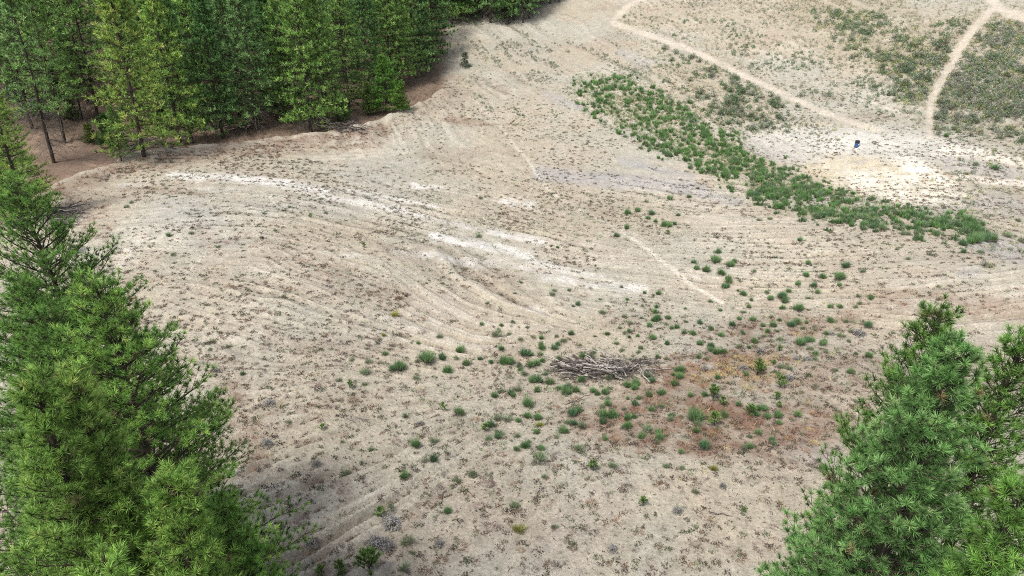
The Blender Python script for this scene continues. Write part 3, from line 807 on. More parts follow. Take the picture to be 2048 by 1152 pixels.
# ------------------------------------------------------------------ shrub models (1 m tall, copied)
def broom(seed, c_low, c_hi, n=230, spread=.55, w=.028, top=.5):
    """ragged bunch of upright thin stems in a few lobes, grey and dead at the foot"""
    r = np.random.default_rng(seed); mb = MB(); nl = 3 + seed % 3
    for q in range(nl):
        m = max(8, n // nl); a0 = r.random() * 6.28; ro = 0 if q == 0 else r.uniform(.14, .34); hs = 1.0 if q == 0 else r.uniform(.45, .92)
        o = np.array([ro * math.cos(a0), ro * math.sin(a0), 0]); tilt = o * r.uniform(.3, 1.3)
        az = r.random(m) * 6.28; rr = np.sqrt(r.random(m)) * .15
        b = o + np.c_[rr * np.cos(az), rr * np.sin(az), np.full(m, -.03)]
        out = rr / .15 * spread * (1 + .3 * r.normal(size=m)); d = np.c_[out * np.cos(az), out * np.sin(az), np.ones(m)] + tilt; d += r.normal(size=d.shape) * .13
        d /= np.linalg.norm(d, axis=1, keepdims=True)
        L = (.6 + .42 * r.random(m)) * hs; tone = r.uniform(.8, 1.2)
        cl = np.array(c_low)[None] * (1 + .25 * r.normal(size=(m, 1))).clip(.4, 1.6); ch = tone * np.array(c_hi)[None] * (1 + .25 * r.normal(size=(m, 1))).clip(.4, 1.7)
        mid = b + d * (L * .3)[:, None]
        blades(mb, b, d, L * .6, w * .8, cl, cl)
        for k in range(3):
            d2 = d + r.normal(size=d.shape) * .2; d2[:, 2] = np.abs(d2[:, 2]); d2 /= np.linalg.norm(d2, axis=1, keepdims=True)
            blades(mb, mid + r.normal(size=mid.shape) * .03, d2, L * (.5 + .25 * r.random(m)), w, ch * .85, ch * 1.15)
    return mb
def skirt(mb, seed, col, n=70, R=.75):
    r = np.random.default_rng(seed); az = r.random(n) * 6.28
    d = np.c_[np.cos(az), np.sin(az), r.uniform(.02, .3, n)]; d /= np.linalg.norm(d, axis=1, keepdims=True)
    c = np.array(col)[None] * (1 + .25 * r.normal(size=(n, 1))).clip(.4, 1.6)
    blades(mb, np.c_[.1 * np.cos(az), .1 * np.sin(az), np.full(n, .04)], d, R * r.uniform(.5, 1, n), .03, c, c)
    return mb
def sage(seed, c1, c2, n=420, flat=.8):
    r = np.random.default_rng(seed); mb = MB()
    d = r.normal(size=(n, 3)); d[:, 2] = np.abs(d[:, 2]); d /= np.linalg.norm(d, axis=1, keepdims=True)
    lump = 1 + .25 * np.sin(d[:, 0] * 5 + seed) * np.cos(d[:, 1] * 6 + seed)
    p = d * (.5 * (.45 + .55 * r.random(n) ** .5) * lump)[:, None]; p[:, 2] = p[:, 2] * 1.9 * flat * .9
    t = r.random((n, 1)); c = np.array(c1)[None] * (1 - t) + np.array(c2)[None] * t
    leaves(mb, p, .085, c)
    m = 60; e = p[:m]; twigs(mb, np.zeros((m, 3)) + [0, 0, -.02], e, .008, (.14, .12, .1))
    return mb
def low_tuft(seed, c1, c2, n=190):
    r = np.random.default_rng(seed); mb = MB(); az = r.random(n) * 6.28
    rr = np.sqrt(r.random(n)) * .45
    b = np.c_[rr * np.cos(az), rr * np.sin(az), np.full(n, -.01)]
    d = np.c_[.9 * np.cos(az), .9 * np.sin(az), r.uniform(.3, 1.6, n)]; d /= np.linalg.norm(d, axis=1, keepdims=True)
    t = r.random((n, 1)); c = np.array(c1)[None] * (1 - t) + np.array(c2)[None] * t
    blades(mb, b, d, r.uniform(.12, .5, n), .03, c, c)
    return mb

GREY_FOOT = (.17, .155, .13)
SHRUB = [skirt(broom(i, (.19, .20, .13), c, n=200, spread=.5, w=.022), i, GREY_FOOT).mesh('green_shrub', M_LEAF) for i, c in enumerate([(.17, .30, .12), (.14, .265, .10), (.195, .32, .14), (.155, .275, .14), (.21, .33, .14)])]
PALE = [skirt(broom(20 + i, (.24, .23, .17), c, n=80, spread=.7, w=.022), i, GREY_FOOT, 50).mesh('pale_shrub', M_LEAF) for i, c in enumerate([(.25, .34, .18), (.29, .35, .20), (.22, .29, .17)])]
SAGE = [sage(40 + i, (.24, .235, .225), (.42, .41, .40)).mesh('grey_shrub', M_LEAF) for i in range(3)]
HILL = [sage(50 + i, a, b, n=150, flat=1.0).mesh('hill_shrub', M_LEAF) for i, (a, b) in enumerate([((.11, .175, .09), (.22, .31, .17)), ((.16, .21, .15), (.30, .35, .25)), ((.09, .15, .075), (.18, .26, .13)), ((.24, .25, .20), (.38, .38, .31)), ((.24, .27, .11), (.40, .42, .20))])]
BELT = [broom(70 + i, (.15, .19, .10), c, n=46, spread=.5, w=.055).mesh('belt_shrub', M_LEAF) for i, c in enumerate([(.135, .255, .085), (.115, .215, .085), (.16, .28, .10), (.19, .27, .145)])]
TUFT = [low_tuft(80 + i, a, b).mesh('dry_tuft', M_DRY) for i, (a, b) in enumerate([((.20, .13, .09), (.30, .20, .13)), ((.14, .12, .10), (.24, .21, .18)), ((.42, .33, .14), (.55, .46, .22)), ((.30, .17, .10), (.42, .26, .15)), ((.22, .15, .14), (.32, .25, .22))])]

def sapling_parts(seed):
    r = np.random.default_rng(seed); st = MB(); fo = MB()
    P = []; D = []
    tube(st, [(0, 0, -.05), (.01, 0, .4), (0, .01, .95)], [.03, .022, .01], 5)
    for z in (.12, .3, .48, .64, .78):
        for k in range(4 if z < .7 else 3):
            az = r.random() * 6.28; L = (.42 * (1 - z) + .12) * r.uniform(.8, 1.2)
            a = np.array([0, 0, z]); d = np.array([math.cos(az), math.sin(az), .75]); d /= np.linalg.norm(d)
            tube(st, [a, a + d * L * .6, a + d * L + [0, 0, .04]], [.014, .01, .006], 4)
            for s in (.45, .75, 1.0):
                P.append(a + d * L * s); q = d + [0, 0, .9]; D.append(q / np.linalg.norm(q))
    for z in (.7, .82, .93, 1.0): P.append((0, 0, z)); D.append((0, 0, 1.))
    P = np.array(P, float); D = np.array(D, float); t = r.random((len(P), 1))
    base = np.array((.10, .20, .05)) * (1 - t) + np.array((.22, .36, .09)) * t
    tufts(fo, P, D, 26, .16, .018, base)
    return st.mesh('stem', M_BARK), fo.mesh('foliage', M_NEEDLE)
SAPL = [sapling_parts(100 + i) for i in range(4)]

# positions read off the photograph: (zoom origin, scale, [(x, base y, height, kind)])
Z = []
def zs(ox, oy, sc, s, kind='g'):
    for it in s.split():
        a = it.split(','); x, y, h = map(float, a[:3]); k = a[3] if len(a) > 3 else kind
        Z.append((ox + x / sc, oy + y / sc, h / sc, k))
zs(950, 640, 4.096, "210,245,60 225,350,95 285,355,90 395,290,90 465,290,50 130,355,50 540,235,70 690,335,60 640,240,60 460,385,80 500,370,70 555,340,60 470,505,80 510,500,80 620,520,75 575,450,40 880,505,75 735,600,90 770,560,70 820,580,70 960,590,60 1000,610,55 1070,605,65 1150,480,60 1095,490,50 1245,545,75 1310,530,80 1410,470,60 1460,510,60 1640,530,75 1620,455,45 1680,420,80 440,705,100 800,790,90 850,750,80 1050,795,90 1120,790,90 1090,700,70 1300,695,70 1340,645,50 1250,650,40 190,820,90,p 520,810,70 820,860,60 1365,960,75 1505,930,50 1300,800,60 1790,810,130 1880,1060,95 1450,740,60 1430,55,60 1610,75,45 1450,155,60 1570,195,50 1925,78,60 2020,135,60 1790,120,60 1840,205,60 1940,225,60 1830,310,60 1980,275,70 2030,275,70 430,65,40,p 720,175,60,p 890,315,80 950,310,70,p 1160,195,50,p 1200,255,50,p 1290,335,60,p 1360,235,50 1260,145,40 190,95,60,p 265,125,50,p 370,165,50,p 195,935,70,p 500,930,60 520,872,50,y 1950,645,110,s 2030,695,70,s 1960,865,110,s 90,912,70,s 480,150,40,p 860,210,40,p")
zs(1300, 560, 3.389, "495,52,50 525,45,45 60,98,45 625,100,50 815,135,50 900,130,70 915,150,60 900,198,45 1010,208,75 1000,35,40 1115,45,50 1135,90,45 935,82,40 1490,128,50 1410,115,40,p 1390,188,40,p 1225,190,50 1285,188,40 1215,283,55 1320,285,40,p 1480,322,60 240,198,25 475,208,30 125,265,40 145,335,40 600,268,35 565,312,50 700,275,50 830,313,50 880,278,35 760,313,35 965,315,60 1000,300,65 1060,292,35 860,350,35,p 490,385,50 290,372,55 230,365,40 620,368,40 700,423,60 765,384,35,p 600,462,50,p 1020,442,70 1055,420,55 1090,414,50 1170,442,50 1120,503,40 1480,524,50 1390,504,30 1360,630,55 200,615,60 285,930,100 315,940,85 600,850,45 735,885,55 765,880,50 710,922,50 1000,925,60 865,935,70 375,785,50 790,935,50 375,1145,80 825,1100,50 65,1045,40,p 645,1150,60,p 1075,650,40,p 725,645,100,s 885,725,80,s 430,805,90,s 510,845,80,s 855,815,55,s 435,995,100,s 680,925,80,s 870,865,40,s 875,485,40,s 835,575,35,s 370,610,42,G 635,605,45,G 940,675,50,G 1415,375,60,G 1230,368,32,G 990,538,36,G 1070,543,36,G 750,493,45,G")
zs(900, 300, 3.292, "1165,418,50 1235,404,45 1320,428,50 1300,454,40 1355,474,35 1405,500,60 1435,505,50 1480,494,35 1500,434,35 1450,328,50 1475,326,45 1570,313,35 1165,518,45 1090,570,42 1290,344,40,p 1630,254,30,p 1765,676,50 1740,736,70 1610,748,40 1625,785,55 1690,800,65 1715,798,60 1780,818,60 1845,768,55 1875,744,45 1835,875,65 1785,908,45 1825,905,50 1925,955,55 1375,950,42 1775,1058,35 1550,1050,30 1345,1074,50 1345,1125,60 1370,1118,55 1320,1154,50 1440,1115,40 1010,1075,50,p 1900,1115,50 1870,1154,50 710,645,30 1265,1030,35,p 1185,1148,40,p 200,320,35,p 1435,555,28,s 185,575,45,p 300,800,1,p")
zs(1450, 220, 3.388, "510,888,45 340,1004,40,p 560,1044,45 825,1064,55 930,1098,50,p 545,1124,50 655,1138,55 780,1144,70 190,1098,35,p 35,1064,60 65,1034,50 25,1150,55 1165,948,30,p 1235,1014,35,p 1385,984,40,p 1615,968,45 1725,965,40,p 1640,770,90 1675,830,100 1690,893,90 1755,895,90 1800,890,90 1905,862,60,p 835,768,50 940,788,55 1005,798,55 1060,805,50 1200,842,50,p 1230,846,45,p 635,728,60 665,730,55 530,708,50 340,668,55 380,668,55 170,584,50 205,584,50 385,554,60 290,564,60 555,614,60 1745,780,40 1600,914,60 1985,755,40,p 1825,404,50 1690,374,40,p 1500,184,40 230,749,35,p 305,739,35,p 2010,895,60,p 45,554,40")
zs(400, 550, 3.292, "1485,570,100 1590,548,60 1755,588,60 1720,508,70 1630,634,65 1310,620,85 1265,632,60 1215,528,50 1110,578,50,p 1100,650,65,p 1575,412,50,p 1915,593,50 1950,405,75,p 1440,454,35 1000,562,40,p 1430,573,40,p 1685,558,45,p 75,444,40,p 190,478,40,p 100,635,45,G 280,658,35 455,852,45,G 440,1118,60,G 1700,916,72 1415,1126,72 1545,1108,50,p 1455,984,35,G 1355,934,50,p 1950,965,80,p 1085,724,40,p 1420,685,50,p 985,744,52,s 1600,892,55,s 1880,1034,70,s 810,1020,42,s 65,495,35,p 590,975,35,p 1035,130,1,p 1600,60,30,p 1215,400,30,y")
zs(550, 850, 3.72, "1040,163,90 1185,134,70,p 1175,258,70 1110,274,50,p 970,390,75 1955,270,90,p 1470,375,70,p 860,628,65,p 720,185,45,p 525,375,70,p 1280,645,55 1780,625,70,p 310,298,45,G 1670,78,80 1560,54,60,s 1945,74,70 1800,88,50,p 1350,434,60,p 980,885,80,p 860,745,75,G 740,905,85,G 810,905,75,G 970,1075,60,p 1825,784,60,y 1280,214,40,p 1890,134,40,p 1030,953,30,p 355,34,50,s 790,684,70,s 710,1114,160,s 490,1114,90,s 350,1124,70,s 270,880,60,G 1220,900,60,G 500,130,40,p 640,290,40,p 2010,390,40,p")
zs(1050, 850, 3.413, "795,88,70 915,54,42 1235,170,90 1065,194,50 1500,160,60,p 1530,155,50 1685,108,60 375,175,60,p 95,235,70,p 1165,464,50,p 595,855,50,G 1040,595,42,G 1350,424,38,G 200,705,42,p 605,295,60,p 465,315,70,s 805,555,60,s 1490,594,32,s 1070,300,50,p 1290,300,40,y 970,290,50,p 215,90,40,p")
zs(200, 250, 2.88, "395,640,32 530,626,32,p 420,752,34,p 680,706,30,p 950,512,24,p 1300,510,28,p 1520,706,30,s 1215,535,28,s 1975,915,34,y 1060,990,28,p 180,450,28,p 150,475,28,p 1090,475,22,p 930,650,26,p 1700,1095,40,y 1010,610,26,p")
Z = [q for q in Z if q[2] > 4]
keep = []
for q in Z:
    if all(abs(q[0] - k[0]) * 1.0 + abs(q[1] - k[1]) * 1.6 > 9 for k in keep): keep.append(q)
_r = np.random.default_rng(77); _t = 0
while _t < 125:
    u_, v_ = _r.uniform(960, 1720), _r.uniform(560, 905)
    if u_ > 1560 and v_ > 760: continue
    kd = 'g' if _t < 62 else 'p'
    h_ = _r.uniform(9, 15) * (.75 + (v_ - 560) / 500)
    if all(abs(u_ - k[0]) + abs(v_ - k[1]) * 1.6 > 12 for k in keep): keep.append((u_, v_, h_, kd)); _t += 1
pos, ok = ground_at([q[0] for q in keep], [q[1] for q in keep])
AREAS = [(1080, 700, 'above the brush pile'), (940, 690, 'left of the brush pile'), (780, 740, 'far left of the brush pile'), (1140, 790, 'just below the brush pile'), (1250, 760, 'against the right end of the brush pile'),
         (1340, 650, 'above the reddish stubble'), (1420, 690, 'along the top of the reddish stubble'), (1560, 700, 'on sand right of the yellow stubble'), (1480, 790, 'inside the reddish stubble'), (1380, 880, 'along the lower rim of the reddish stubble'),
         (1560, 600, 'in the loose band above the stubble'), (1480, 530, 'in the clump right of the white footpath'), (1320, 430, 'in the small clump below the blue grey soil'), (1700, 560, 'on the sand above the right corner pines'), (1640, 430, 'on the lower hem of the green belt'),
         (1950, 470, 'at the right end of the green belt'), (1950, 320, 'on grey soil right of the clay pan'), (1180, 600, 'beside the lower end of the white streaks'), (800, 440, 'among the long white streaks'), (500, 450, 'on top of the mound'), (320, 470, 'on the left shoulder of the mound'),
         (450, 740, 'next to the left corner pines'), (700, 850, 'on sand above the tyre ruts'), (850, 920, 'around the curved tyre ruts'), (1030, 880, 'on the rutted slope under the brush pile'), (750, 1060, 'at the bottom left of the sand'), (950, 1080, 'at the bottom middle of the sand'),
         (1300, 1000, 'on cracked pale soil at the bottom'), (1550, 960, 'on sand beside the right corner pines'), (1850, 600, 'above the tip of the spiky right pine'), (1700, 680, 'left of the spiky right pine')]
KN = {'g': ('green_shrub', 'shrub', SHRUB, ['green', 'dense green']), 'p': ('pale_shrub', 'shrub', PALE, ['pale green wispy']), 'G': ('grey_shrub', 'shrub', SAGE, ['grey rounded']), 'y': ('yellow_shrub', 'shrub', None, ['yellow']), 's': ('pine_sapling', 'sapling', None, ['dark green'])}
YEL = [skirt(broom(95, (.2, .2, .1), (.36, .37, .10), n=120, spread=.8), 3, GREY_FOOT, 40).mesh('yellow_shrub', M_LEAF)]
groups = {}
for i, q in enumerate(keep):
    a = min(range(len(AREAS)), key=lambda j: math.hypot(q[0] - AREAS[j][0], (q[1] - AREAS[j][1]) * 1.4))
    groups.setdefault((q[3], a), []).append(i)
GN = {'g': 'green shrubs dotted over the sand', 'p': 'pale wispy shrubs dotted over the sand', 'G': 'grey rounded shrubs on the sand', 'y': 'yellow shrubs on the sand', 's': 'pine saplings scattered over the sand'}
used_pts = []
for (k, a), ids in groups.items():
    ids.sort(key=lambda i: keep[i][0])
    nm, cat, meshes, adj = KN[k]
    big = max(ids, key=lambda i: keep[i][2])
    for r_, i in enumerate(ids):
        u, v, h, _ = keep[i]; P = pos[i]; D = math.dist(P, (0, 0, CH))
        c = abs(ray(u, v)[2]); hm = h * D / F / math.sqrt(max(.15, 1 - c * c)) * .95
        base = {'g': 'green shrub', 'p': 'pale wispy shrub', 'G': 'grey rounded shrub', 'y': 'yellow shrub', 's': 'dark green pine sapling'}[k]
        ar = AREAS[a][2]
        if len(ids) == 1: lab = 'the only %s %s' % (base, ar)
        else: lab = '%s %s, %s from left' % (base, ar, ORD[min(r_, len(ORD) - 1)])
        if k == 's':
            t = empty(nm, P); tag(t, lab, cat, GN[k]); t.scale = (hm * 1.05, hm * 1.05, hm); t.rotation_euler = (0, 0, random.random() * 6.28)
            for pn, me in zip(('stem', 'foliage'), SAPL[i % 4]):
                ch = bpy.data.objects.new(pn, me); COL.objects.link(ch); ch.parent = t
        else:
            me = (YEL if k == 'y' else meshes)[i % (1 if k == 'y' else len(meshes))]
            o = bpy.data.objects.new(nm, me); COL.objects.link(o); o.location = P; o.rotation_euler = (0, 0, random.random() * 6.28)
            wd = {'g': random.uniform(.75, 1.0), 'p': random.uniform(.75, 1.0), 'G': random.uniform(1.0, 1.5), 'y': 1.1}[k]
            o.scale = (hm * wd, hm * wd, hm); tag(o, lab, cat, GN[k])
        used_pts.append((P[0], P[1]))

# ------------------------------------------------------------------ scattered vegetation of the belt and the hillside
def inpoly(u, v, poly):
    inside = np.zeros(u.shape, bool); n = len(poly); j = n - 1
    for i in range(n):
        xi, yi = poly[i]; xj, yj = poly[j]
        c = ((yi > v) != (yj > v)) & (u < (xj - xi) * (v - yi) / (yj - yi + 1e-9) + xi)
        inside ^= c; j = i
    return inside
def scatter(poly, n, seed, clump=6.0, thr=-.2, path_clear=True, jit=9):
    r = np.random.default_rng(seed); P = np.array(poly, float)
    lo, hi = P.min(0), P.max(0); u = r.uniform(lo[0], hi[0], n); v = r.uniform(lo[1], hi[1], n)
    m = inpoly(u + jit * r.normal(size=n), v + .55 * jit * r.normal(size=n), poly); u, v = u[m], v[m]
    p, ok = ground_at(u, v)
    k = ok & (fbm(p[:, 0] / clump, p[:, 1] / clump, 3, seed) + .25 * r.normal(size=len(u)) > thr)
    if path_clear:
        best = np.zeros(len(u))
        for pts, hw, s in PATHS: best = np.maximum(best, pline(u, v, pts, hw + 3, .3))
        k &= best < .3
    return p[k], u[k], v[k]
DENSE = [(1145, 172), (1180, 150), (1240, 155), (1300, 178), (1400, 240), (1500, 305), (1600, 365), (1700, 402), (1640, 430), (1520, 402), (1420, 345), (1310, 296), (1225, 250), (1170, 205)]
THIN = [(1500, 330), (1600, 350), (1700, 395), (1830, 425), (1930, 440), (1975, 470), (1960, 490), (1870, 480), (1750, 460), (1620, 432), (1500, 390)]
items = []      # (world, height, family, mesh index)
r = np.random.default_rng(3)
pA, uA, vA = scatter(DENSE, 4200, 201, clump=4, thr=-.40, jit=17)
for q, u in zip(pA, uA): items.append((q, r.uniform(.35, 1.05) * (1.0 if u < 1520 else .85), 'b', int(r.choice([0, 0, 1, 2, 2, 3]))))
pB, uB, vB = scatter(THIN, 2400, 202, clump=4, thr=-.2, jit=17)
for q in pB: items.append((q, r.uniform(.35, .9), 'b', int(r.choice([1, 3, 3, 0]))))
belt_n = len(items)
hillA = [([(1310, 98), (1420, 125), (1530, 185), (1640, 238), (1600, 265), (1500, 262), (1420, 225), (1310, 160)], 1700, .5, 1.15, [0, 2, 2, 1], -.05),
         ([(1300, 160), (1420, 225), (1520, 268), (1480, 300), (1380, 235), (1290, 180)], 420, .4, .8, [1, 3, 2], .0),
         ([(1620, 12), (1740, 18), (1810, 70), (1870, 120), (1880, 60), (1940, 30), (1920, 100), (1870, 190), (1850, 240), (1790, 180), (1740, 110), (1640, 50)], 3200, .55, 1.15, [0, 1, 2, 3, 4, 2], -.1),
         ([(1240, 40), (1330, 62), (1480, 120), (1640, 190), (1850, 235), (1780, 170), (1640, 120), (1500, 60), (1380, 30), (1270, 20)], 3600, .3, .85, [0, 2, 1, 3], -.12),
         ([(1870, 250), (1880, 190), (1930, 100), (1970, 40), (2060, 50), (2100, 290), (1990, 270)], 4200, .4, 1.05, [1, 3, 3, 2, 0, 4, 3], -.12),
         ([(900, 80), (1060, 55), (1200, 60), (1300, 110), (1300, 180), (1150, 165), (1000, 150), (930, 130)], 4500, .28, .62, [3, 1, 3], -.15),
         ([(930, 170), (1160, 190), (1250, 270), (1420, 360), (1300, 330), (1100, 260), (960, 230)], 4500, .22, .5, [3, 1, 2], -.12),
         ([(1900, 300), (2060, 300), (2060, 560), (1980, 520), (1900, 440), (1860, 400)], 420, .3, .7, [3, 4, 1], .05),
         ([(1480, 225), (1720, 262), (1700, 285), (1560, 262), (1480, 262)], 420, .25, .5, [3, 4, 1], -.1),
         ([(1300, 0), (1600, 0), (1640, 60), (1500, 50)], 900, .25, .6, [1, 3], .0)]
for i, (poly, n_, h0, h1, ch, th_) in enumerate(hillA):
    pp, uu, vv = scatter(poly, n_, 210 + i, clump=5, thr=th_, jit=22)
    if i in (5, 6): pp = pp[rills(pp[:, 0], pp[:, 1]) < .12]
    for q in pp: items.append((q, r.uniform(h0, h1), 'h', int(r.choice(ch))))
def shown(it): return it[1] / math.dist(it[0], (0, 0, CH))
fam = {'b': sorted([i for i in items if i[2] == 'b'], key=shown, reverse=True), 'h': sorted([i for i in items if i[2] == 'h'], key=shown, reverse=True)}
NG = len([1 for k in keep if k[3] == 'g'])
def zone_label(u, v, fm):
    if fm == 'b':
        return ('dense green shrub in the upper end of the green belt' if u < 1280 else 'dense green shrub in the thick middle of the green belt' if u < 1450 else
                'green shrub in the green belt facing the clay pan' if u < 1620 else 'green shrub in the thinning lower end of the green belt')
    if u < 1230: return 'low grey green shrub on the furrowed flank left of the green belt'
    if u > 1880 and v > 290: return 'low shrub on grey soil at the right of the clay pan'
    if u > 1865: return 'shrub on the scrubby slope right of the steep footpath'
    if u > 1620: return 'shrub on the hillside between the two footpaths'
    if v > 95 + (u - 1310) * .4: return 'dark green shrub between the green belt and the long footpath'
    return 'dark shrub on the hillside above the long footpath'
def bake(mb, me, q, h, wd, rot, cscale):
    n = len(me.vertices); co = np.empty(n * 3, np.float32); me.vertices.foreach_get("co", co); co = co.reshape(-1, 3)
    cl = np.empty(n * 4, np.float32); me.color_attributes["col"].data.foreach_get("color", cl); cl = cl.reshape(-1, 4)[:, :3]
    c, s = math.cos(rot), math.sin(rot)
    x = co[:, 0] * c - co[:, 1] * s; y = co[:, 0] * s + co[:, 1] * c
    v = np.c_[x * h * wd + q[0], y * h * wd + q[1], co[:, 2] * h + q[2]]
    f = np.arange(n).reshape(-1, 3)
    mb.add(v, f, cl * cscale)
LITE_H = []; 
for fm, meshes, nm, gname in (('b', BELT, 'belt_shrub', 'shrubs of the green belt'), ('h', HILL, 'hill_shrub', 'shrubs on the far hillside')):
    mb = MB(); lst = fam[fm]
    for j, (q, h, _, k) in enumerate(lst):
        rot = r.random() * 6.28; wd = r.uniform(.7, 1.05) if fm == 'b' else r.uniform(.8, 1.3)
        if j < 298:
            o = bpy.data.objects.new(nm, meshes[k]); COL.objects.link(o); o.location = q; o.rotation_euler = (0, 0, rot); o.scale = (h * wd, h * wd, h)
            uu, vv = project(q[0], q[1], q[2]); tag(o, zone_label(float(uu), float(vv), fm), 'shrub', gname)
        elif fm == 'b':
            bake(mb, meshes[k], q, h, wd, rot, r.uniform(.8, 1.2))
        else:
            n = 46; d = r.normal(size=(n, 3)); d[:, 2] = np.abs(d[:, 2]); d /= np.linalg.norm(d, axis=1, keepdims=True)
            pp = d * .45 * r.uniform(.5, 1, (n, 1)) * h * wd; pp[:, 2] *= 1.6 / wd
            pal = [((.11, .175, .09), (.22, .31, .17)), ((.16, .21, .15), (.30, .35, .25)), ((.09, .15, .075), (.18, .26, .13)), ((.24, .25, .20), (.38, .38, .31)), ((.24, .27, .11), (.40, .42, .20))][k]
            t = r.random((n, 1)); leaves(mb, pp + q, .17 * h, (np.array(pal[0]) * (1 - t) + np.array(pal[1]) * t) * r.uniform(.8, 1.2))
    if mb.v:
        o = mb.build('shrubbery', M_LEAF)
        tag(o, 'smaller green shrubs filling the green belt' if fm == 'b' else 'smaller shrubs covering the far hillside', 'shrubbery', kind='stuff')

# ------------------------------------------------------------------ dry ground cover
def in_wood(u, v):
    e = np.interp(u, [0, 95, 140, 200, 280, 400, 520, 640, 730, 800, 860, 900], [420, 395, 368, 345, 318, 298, 286, 274, 256, 232, 200, 40])
    return (v < e) & (u < 900)
def clumps(N, seed, rng_xy, size, nleaf, cols, dens, flat=.35, leaf=.4):
    r = np.random.default_rng(seed); mb = MB()
    (x0, x1), (y0, y1) = rng_xy
    x = r.uniform(x0, x1, N); y = r.uniform(y0, y1, N); z = h_full(x, y)
    k = dens(x, y, z, r); x, y, z = x[k], y[k], z[k]; n = len(x)
    s = r.uniform(size[0], size[1], n) ** 1.0; an = r.random(n) * 3.14; asp = r.uniform(.5, 1.0, n)
    d = r.normal(size=(n, nleaf, 3)); d[..., 2] = np.abs(d[..., 2]); d /= np.linalg.norm(d, axis=2, keepdims=True)
    d *= r.uniform(.3, 1, (n, nleaf, 1)); lx = d[..., 0]; ly = d[..., 1] * asp[:, None]
    c, s_ = np.cos(an)[:, None], np.sin(an)[:, None]
    px = (lx * c - ly * s_) * s[:, None] + x[:, None]; py = (lx * s_ + ly * c) * s[:, None] + y[:, None]; pz = d[..., 2] * flat * s[:, None] + z[:, None] + .01
    ci = r.integers(0, len(cols), n); cc = np.array(cols)[ci][:, None] * (1 + .3 * r.normal(size=(n, nleaf, 1))).clip(.35, 1.8)
    leaves(mb, np.stack([px, py, pz], -1).reshape(-1, 3), np.repeat(s, nleaf) * leaf, cc.reshape(-1, 3))
    return mb
C_DARK = [(.115, .095, .070), (.13, .115, .095), (.16, .11, .085), (.11, .125, .075), (.17, .135, .12), (.14, .16, .10), (.22, .165, .12)]
def d_sand(x, y, z, r):
    m = masks(x, y, z); u, v = m['u'], m['v']
    f = .55 + .35 * (y < 40) + 1.1 * fbm(x / 5, y / 5, 3, 301) + .35 * (-m['rl']) + .6 * m['brown'] + .4 * m['red'] - .45 * (y > 78) * (v > 240) * (u < 1100) * (v < 340)
    f = f * np.clip((140 - y) / 60, .25, 1)
    return (r.random(len(x)) < f) & ~in_wood(u, v) & (u > -60) & (u < 2110) & (v > -30) & (v < 1190) & (m['path'] < .3)
o = clumps(72000, 31, ((-75, 85), (18, 118)), (.08, .34), 30, C_DARK, d_sand, flat=.4, leaf=.24).build('ground_cover', M_DRY)
tag(o, 'low dark dry cushions of ground cover sprinkled over the sand', 'ground cover', kind='stuff')
def d_near(x, y, z, r):
    m = masks(x, y, z); u, v = m['u'], m['v']
    f = .5 + .6 * fbm(x / 3, y / 3, 3, 302) + .3 * (-m['rl'])
    return (r.random(len(x)) < f) & ~in_wood(u, v) & (u > -40) & (u < 2090) & (v > 380) & (v < 1180)
o = clumps(70000, 32, ((-50, 50), (18, 78)), (.03, .085), 6, [(.12, .10, .08), (.2, .165, .13), (.09, .08, .065), (.30, .25, .2), (.16, .11, .08)], d_near, flat=.3, leaf=.7).build('gravel', M_DRY)
tag(o, 'crumbs of soil, twigs and stones strewn over the sand', 'gravel', kind='stuff')

def d_red(x, y, z, r):
    m = masks(x, y, z); return (r.random(len(x)) < np.maximum(m['red'], m['brown'] * .7) * 1.1) & (m['v'] < 1180) & (m['floor'] < .3)
mb = MB()
def stubble(N, seed, dens, box, cols, hl):
    r = np.random.default_rng(seed); x = r.uniform(*box[0], N); y = r.uniform(*box[1], N); z = h_full(x, y)
    k = dens(x, y, z, r); x, y, z = x[k], y[k], z[k]; n = len(x); q = 9
    b = np.stack([np.repeat(x, q), np.repeat(y, q), np.repeat(z, q)], 1) + np.c_[r.normal(size=(n * q, 2)) * .09, np.zeros(n * q)]
    d = np.c_[r.normal(size=(n * q, 2)) * .55, np.ones(n * q)]; d /= np.linalg.norm(d, axis=1, keepdims=True)
    ci = np.repeat(r.integers(0, len(cols), n), q); c = np.array(cols)[ci] * (1 + .25 * r.normal(size=(n * q, 1))).clip(.4, 1.7)
    blades(mb, b, d, r.uniform(hl[0], hl[1], n * q), .035, c, c)
stubble(34000, 41, d_red, ((-45, 60), (19, 100)), [(.30, .15, .085), (.22, .11, .075), (.36, .21, .12), (.40, .29, .17), (.18, .09, .07), (.26, .22, .13), (.46, .38, .27), (.16, .12, .10)], (.08, .34))
def d_straw(x, y, z, r):
    m = masks(x, y, z); return (r.random(len(x)) < np.maximum(m['straw'], m['pany'] * .3))
stubble(5000, 42, d_straw, ((10, 75), (34, 125)), [(.52, .44, .17), (.45, .42, .16), (.55, .42, .22), (.35, .36, .14)], (.1, .42))
def d_any(x, y, z, r):
    m = masks(x, y, z); u, v = m['u'], m['v']
    return (r.random(len(x)) < .05 + .25 * m['scrub'] + .12 * np.clip(fbm(x / 5, y / 5, 2, 305), 0, 1)) & ~in_wood(u, v) & (u > -40) & (u < 2090) & (v > -20) & (v < 1180) & (m['path'] < .3)
stubble(30000, 43, d_any, ((-70, 100), (18, 150)), [(.42, .36, .22), (.24, .27, .14), (.34, .24, .16), (.28, .31, .20), (.45, .42, .18)], (.12, .4))
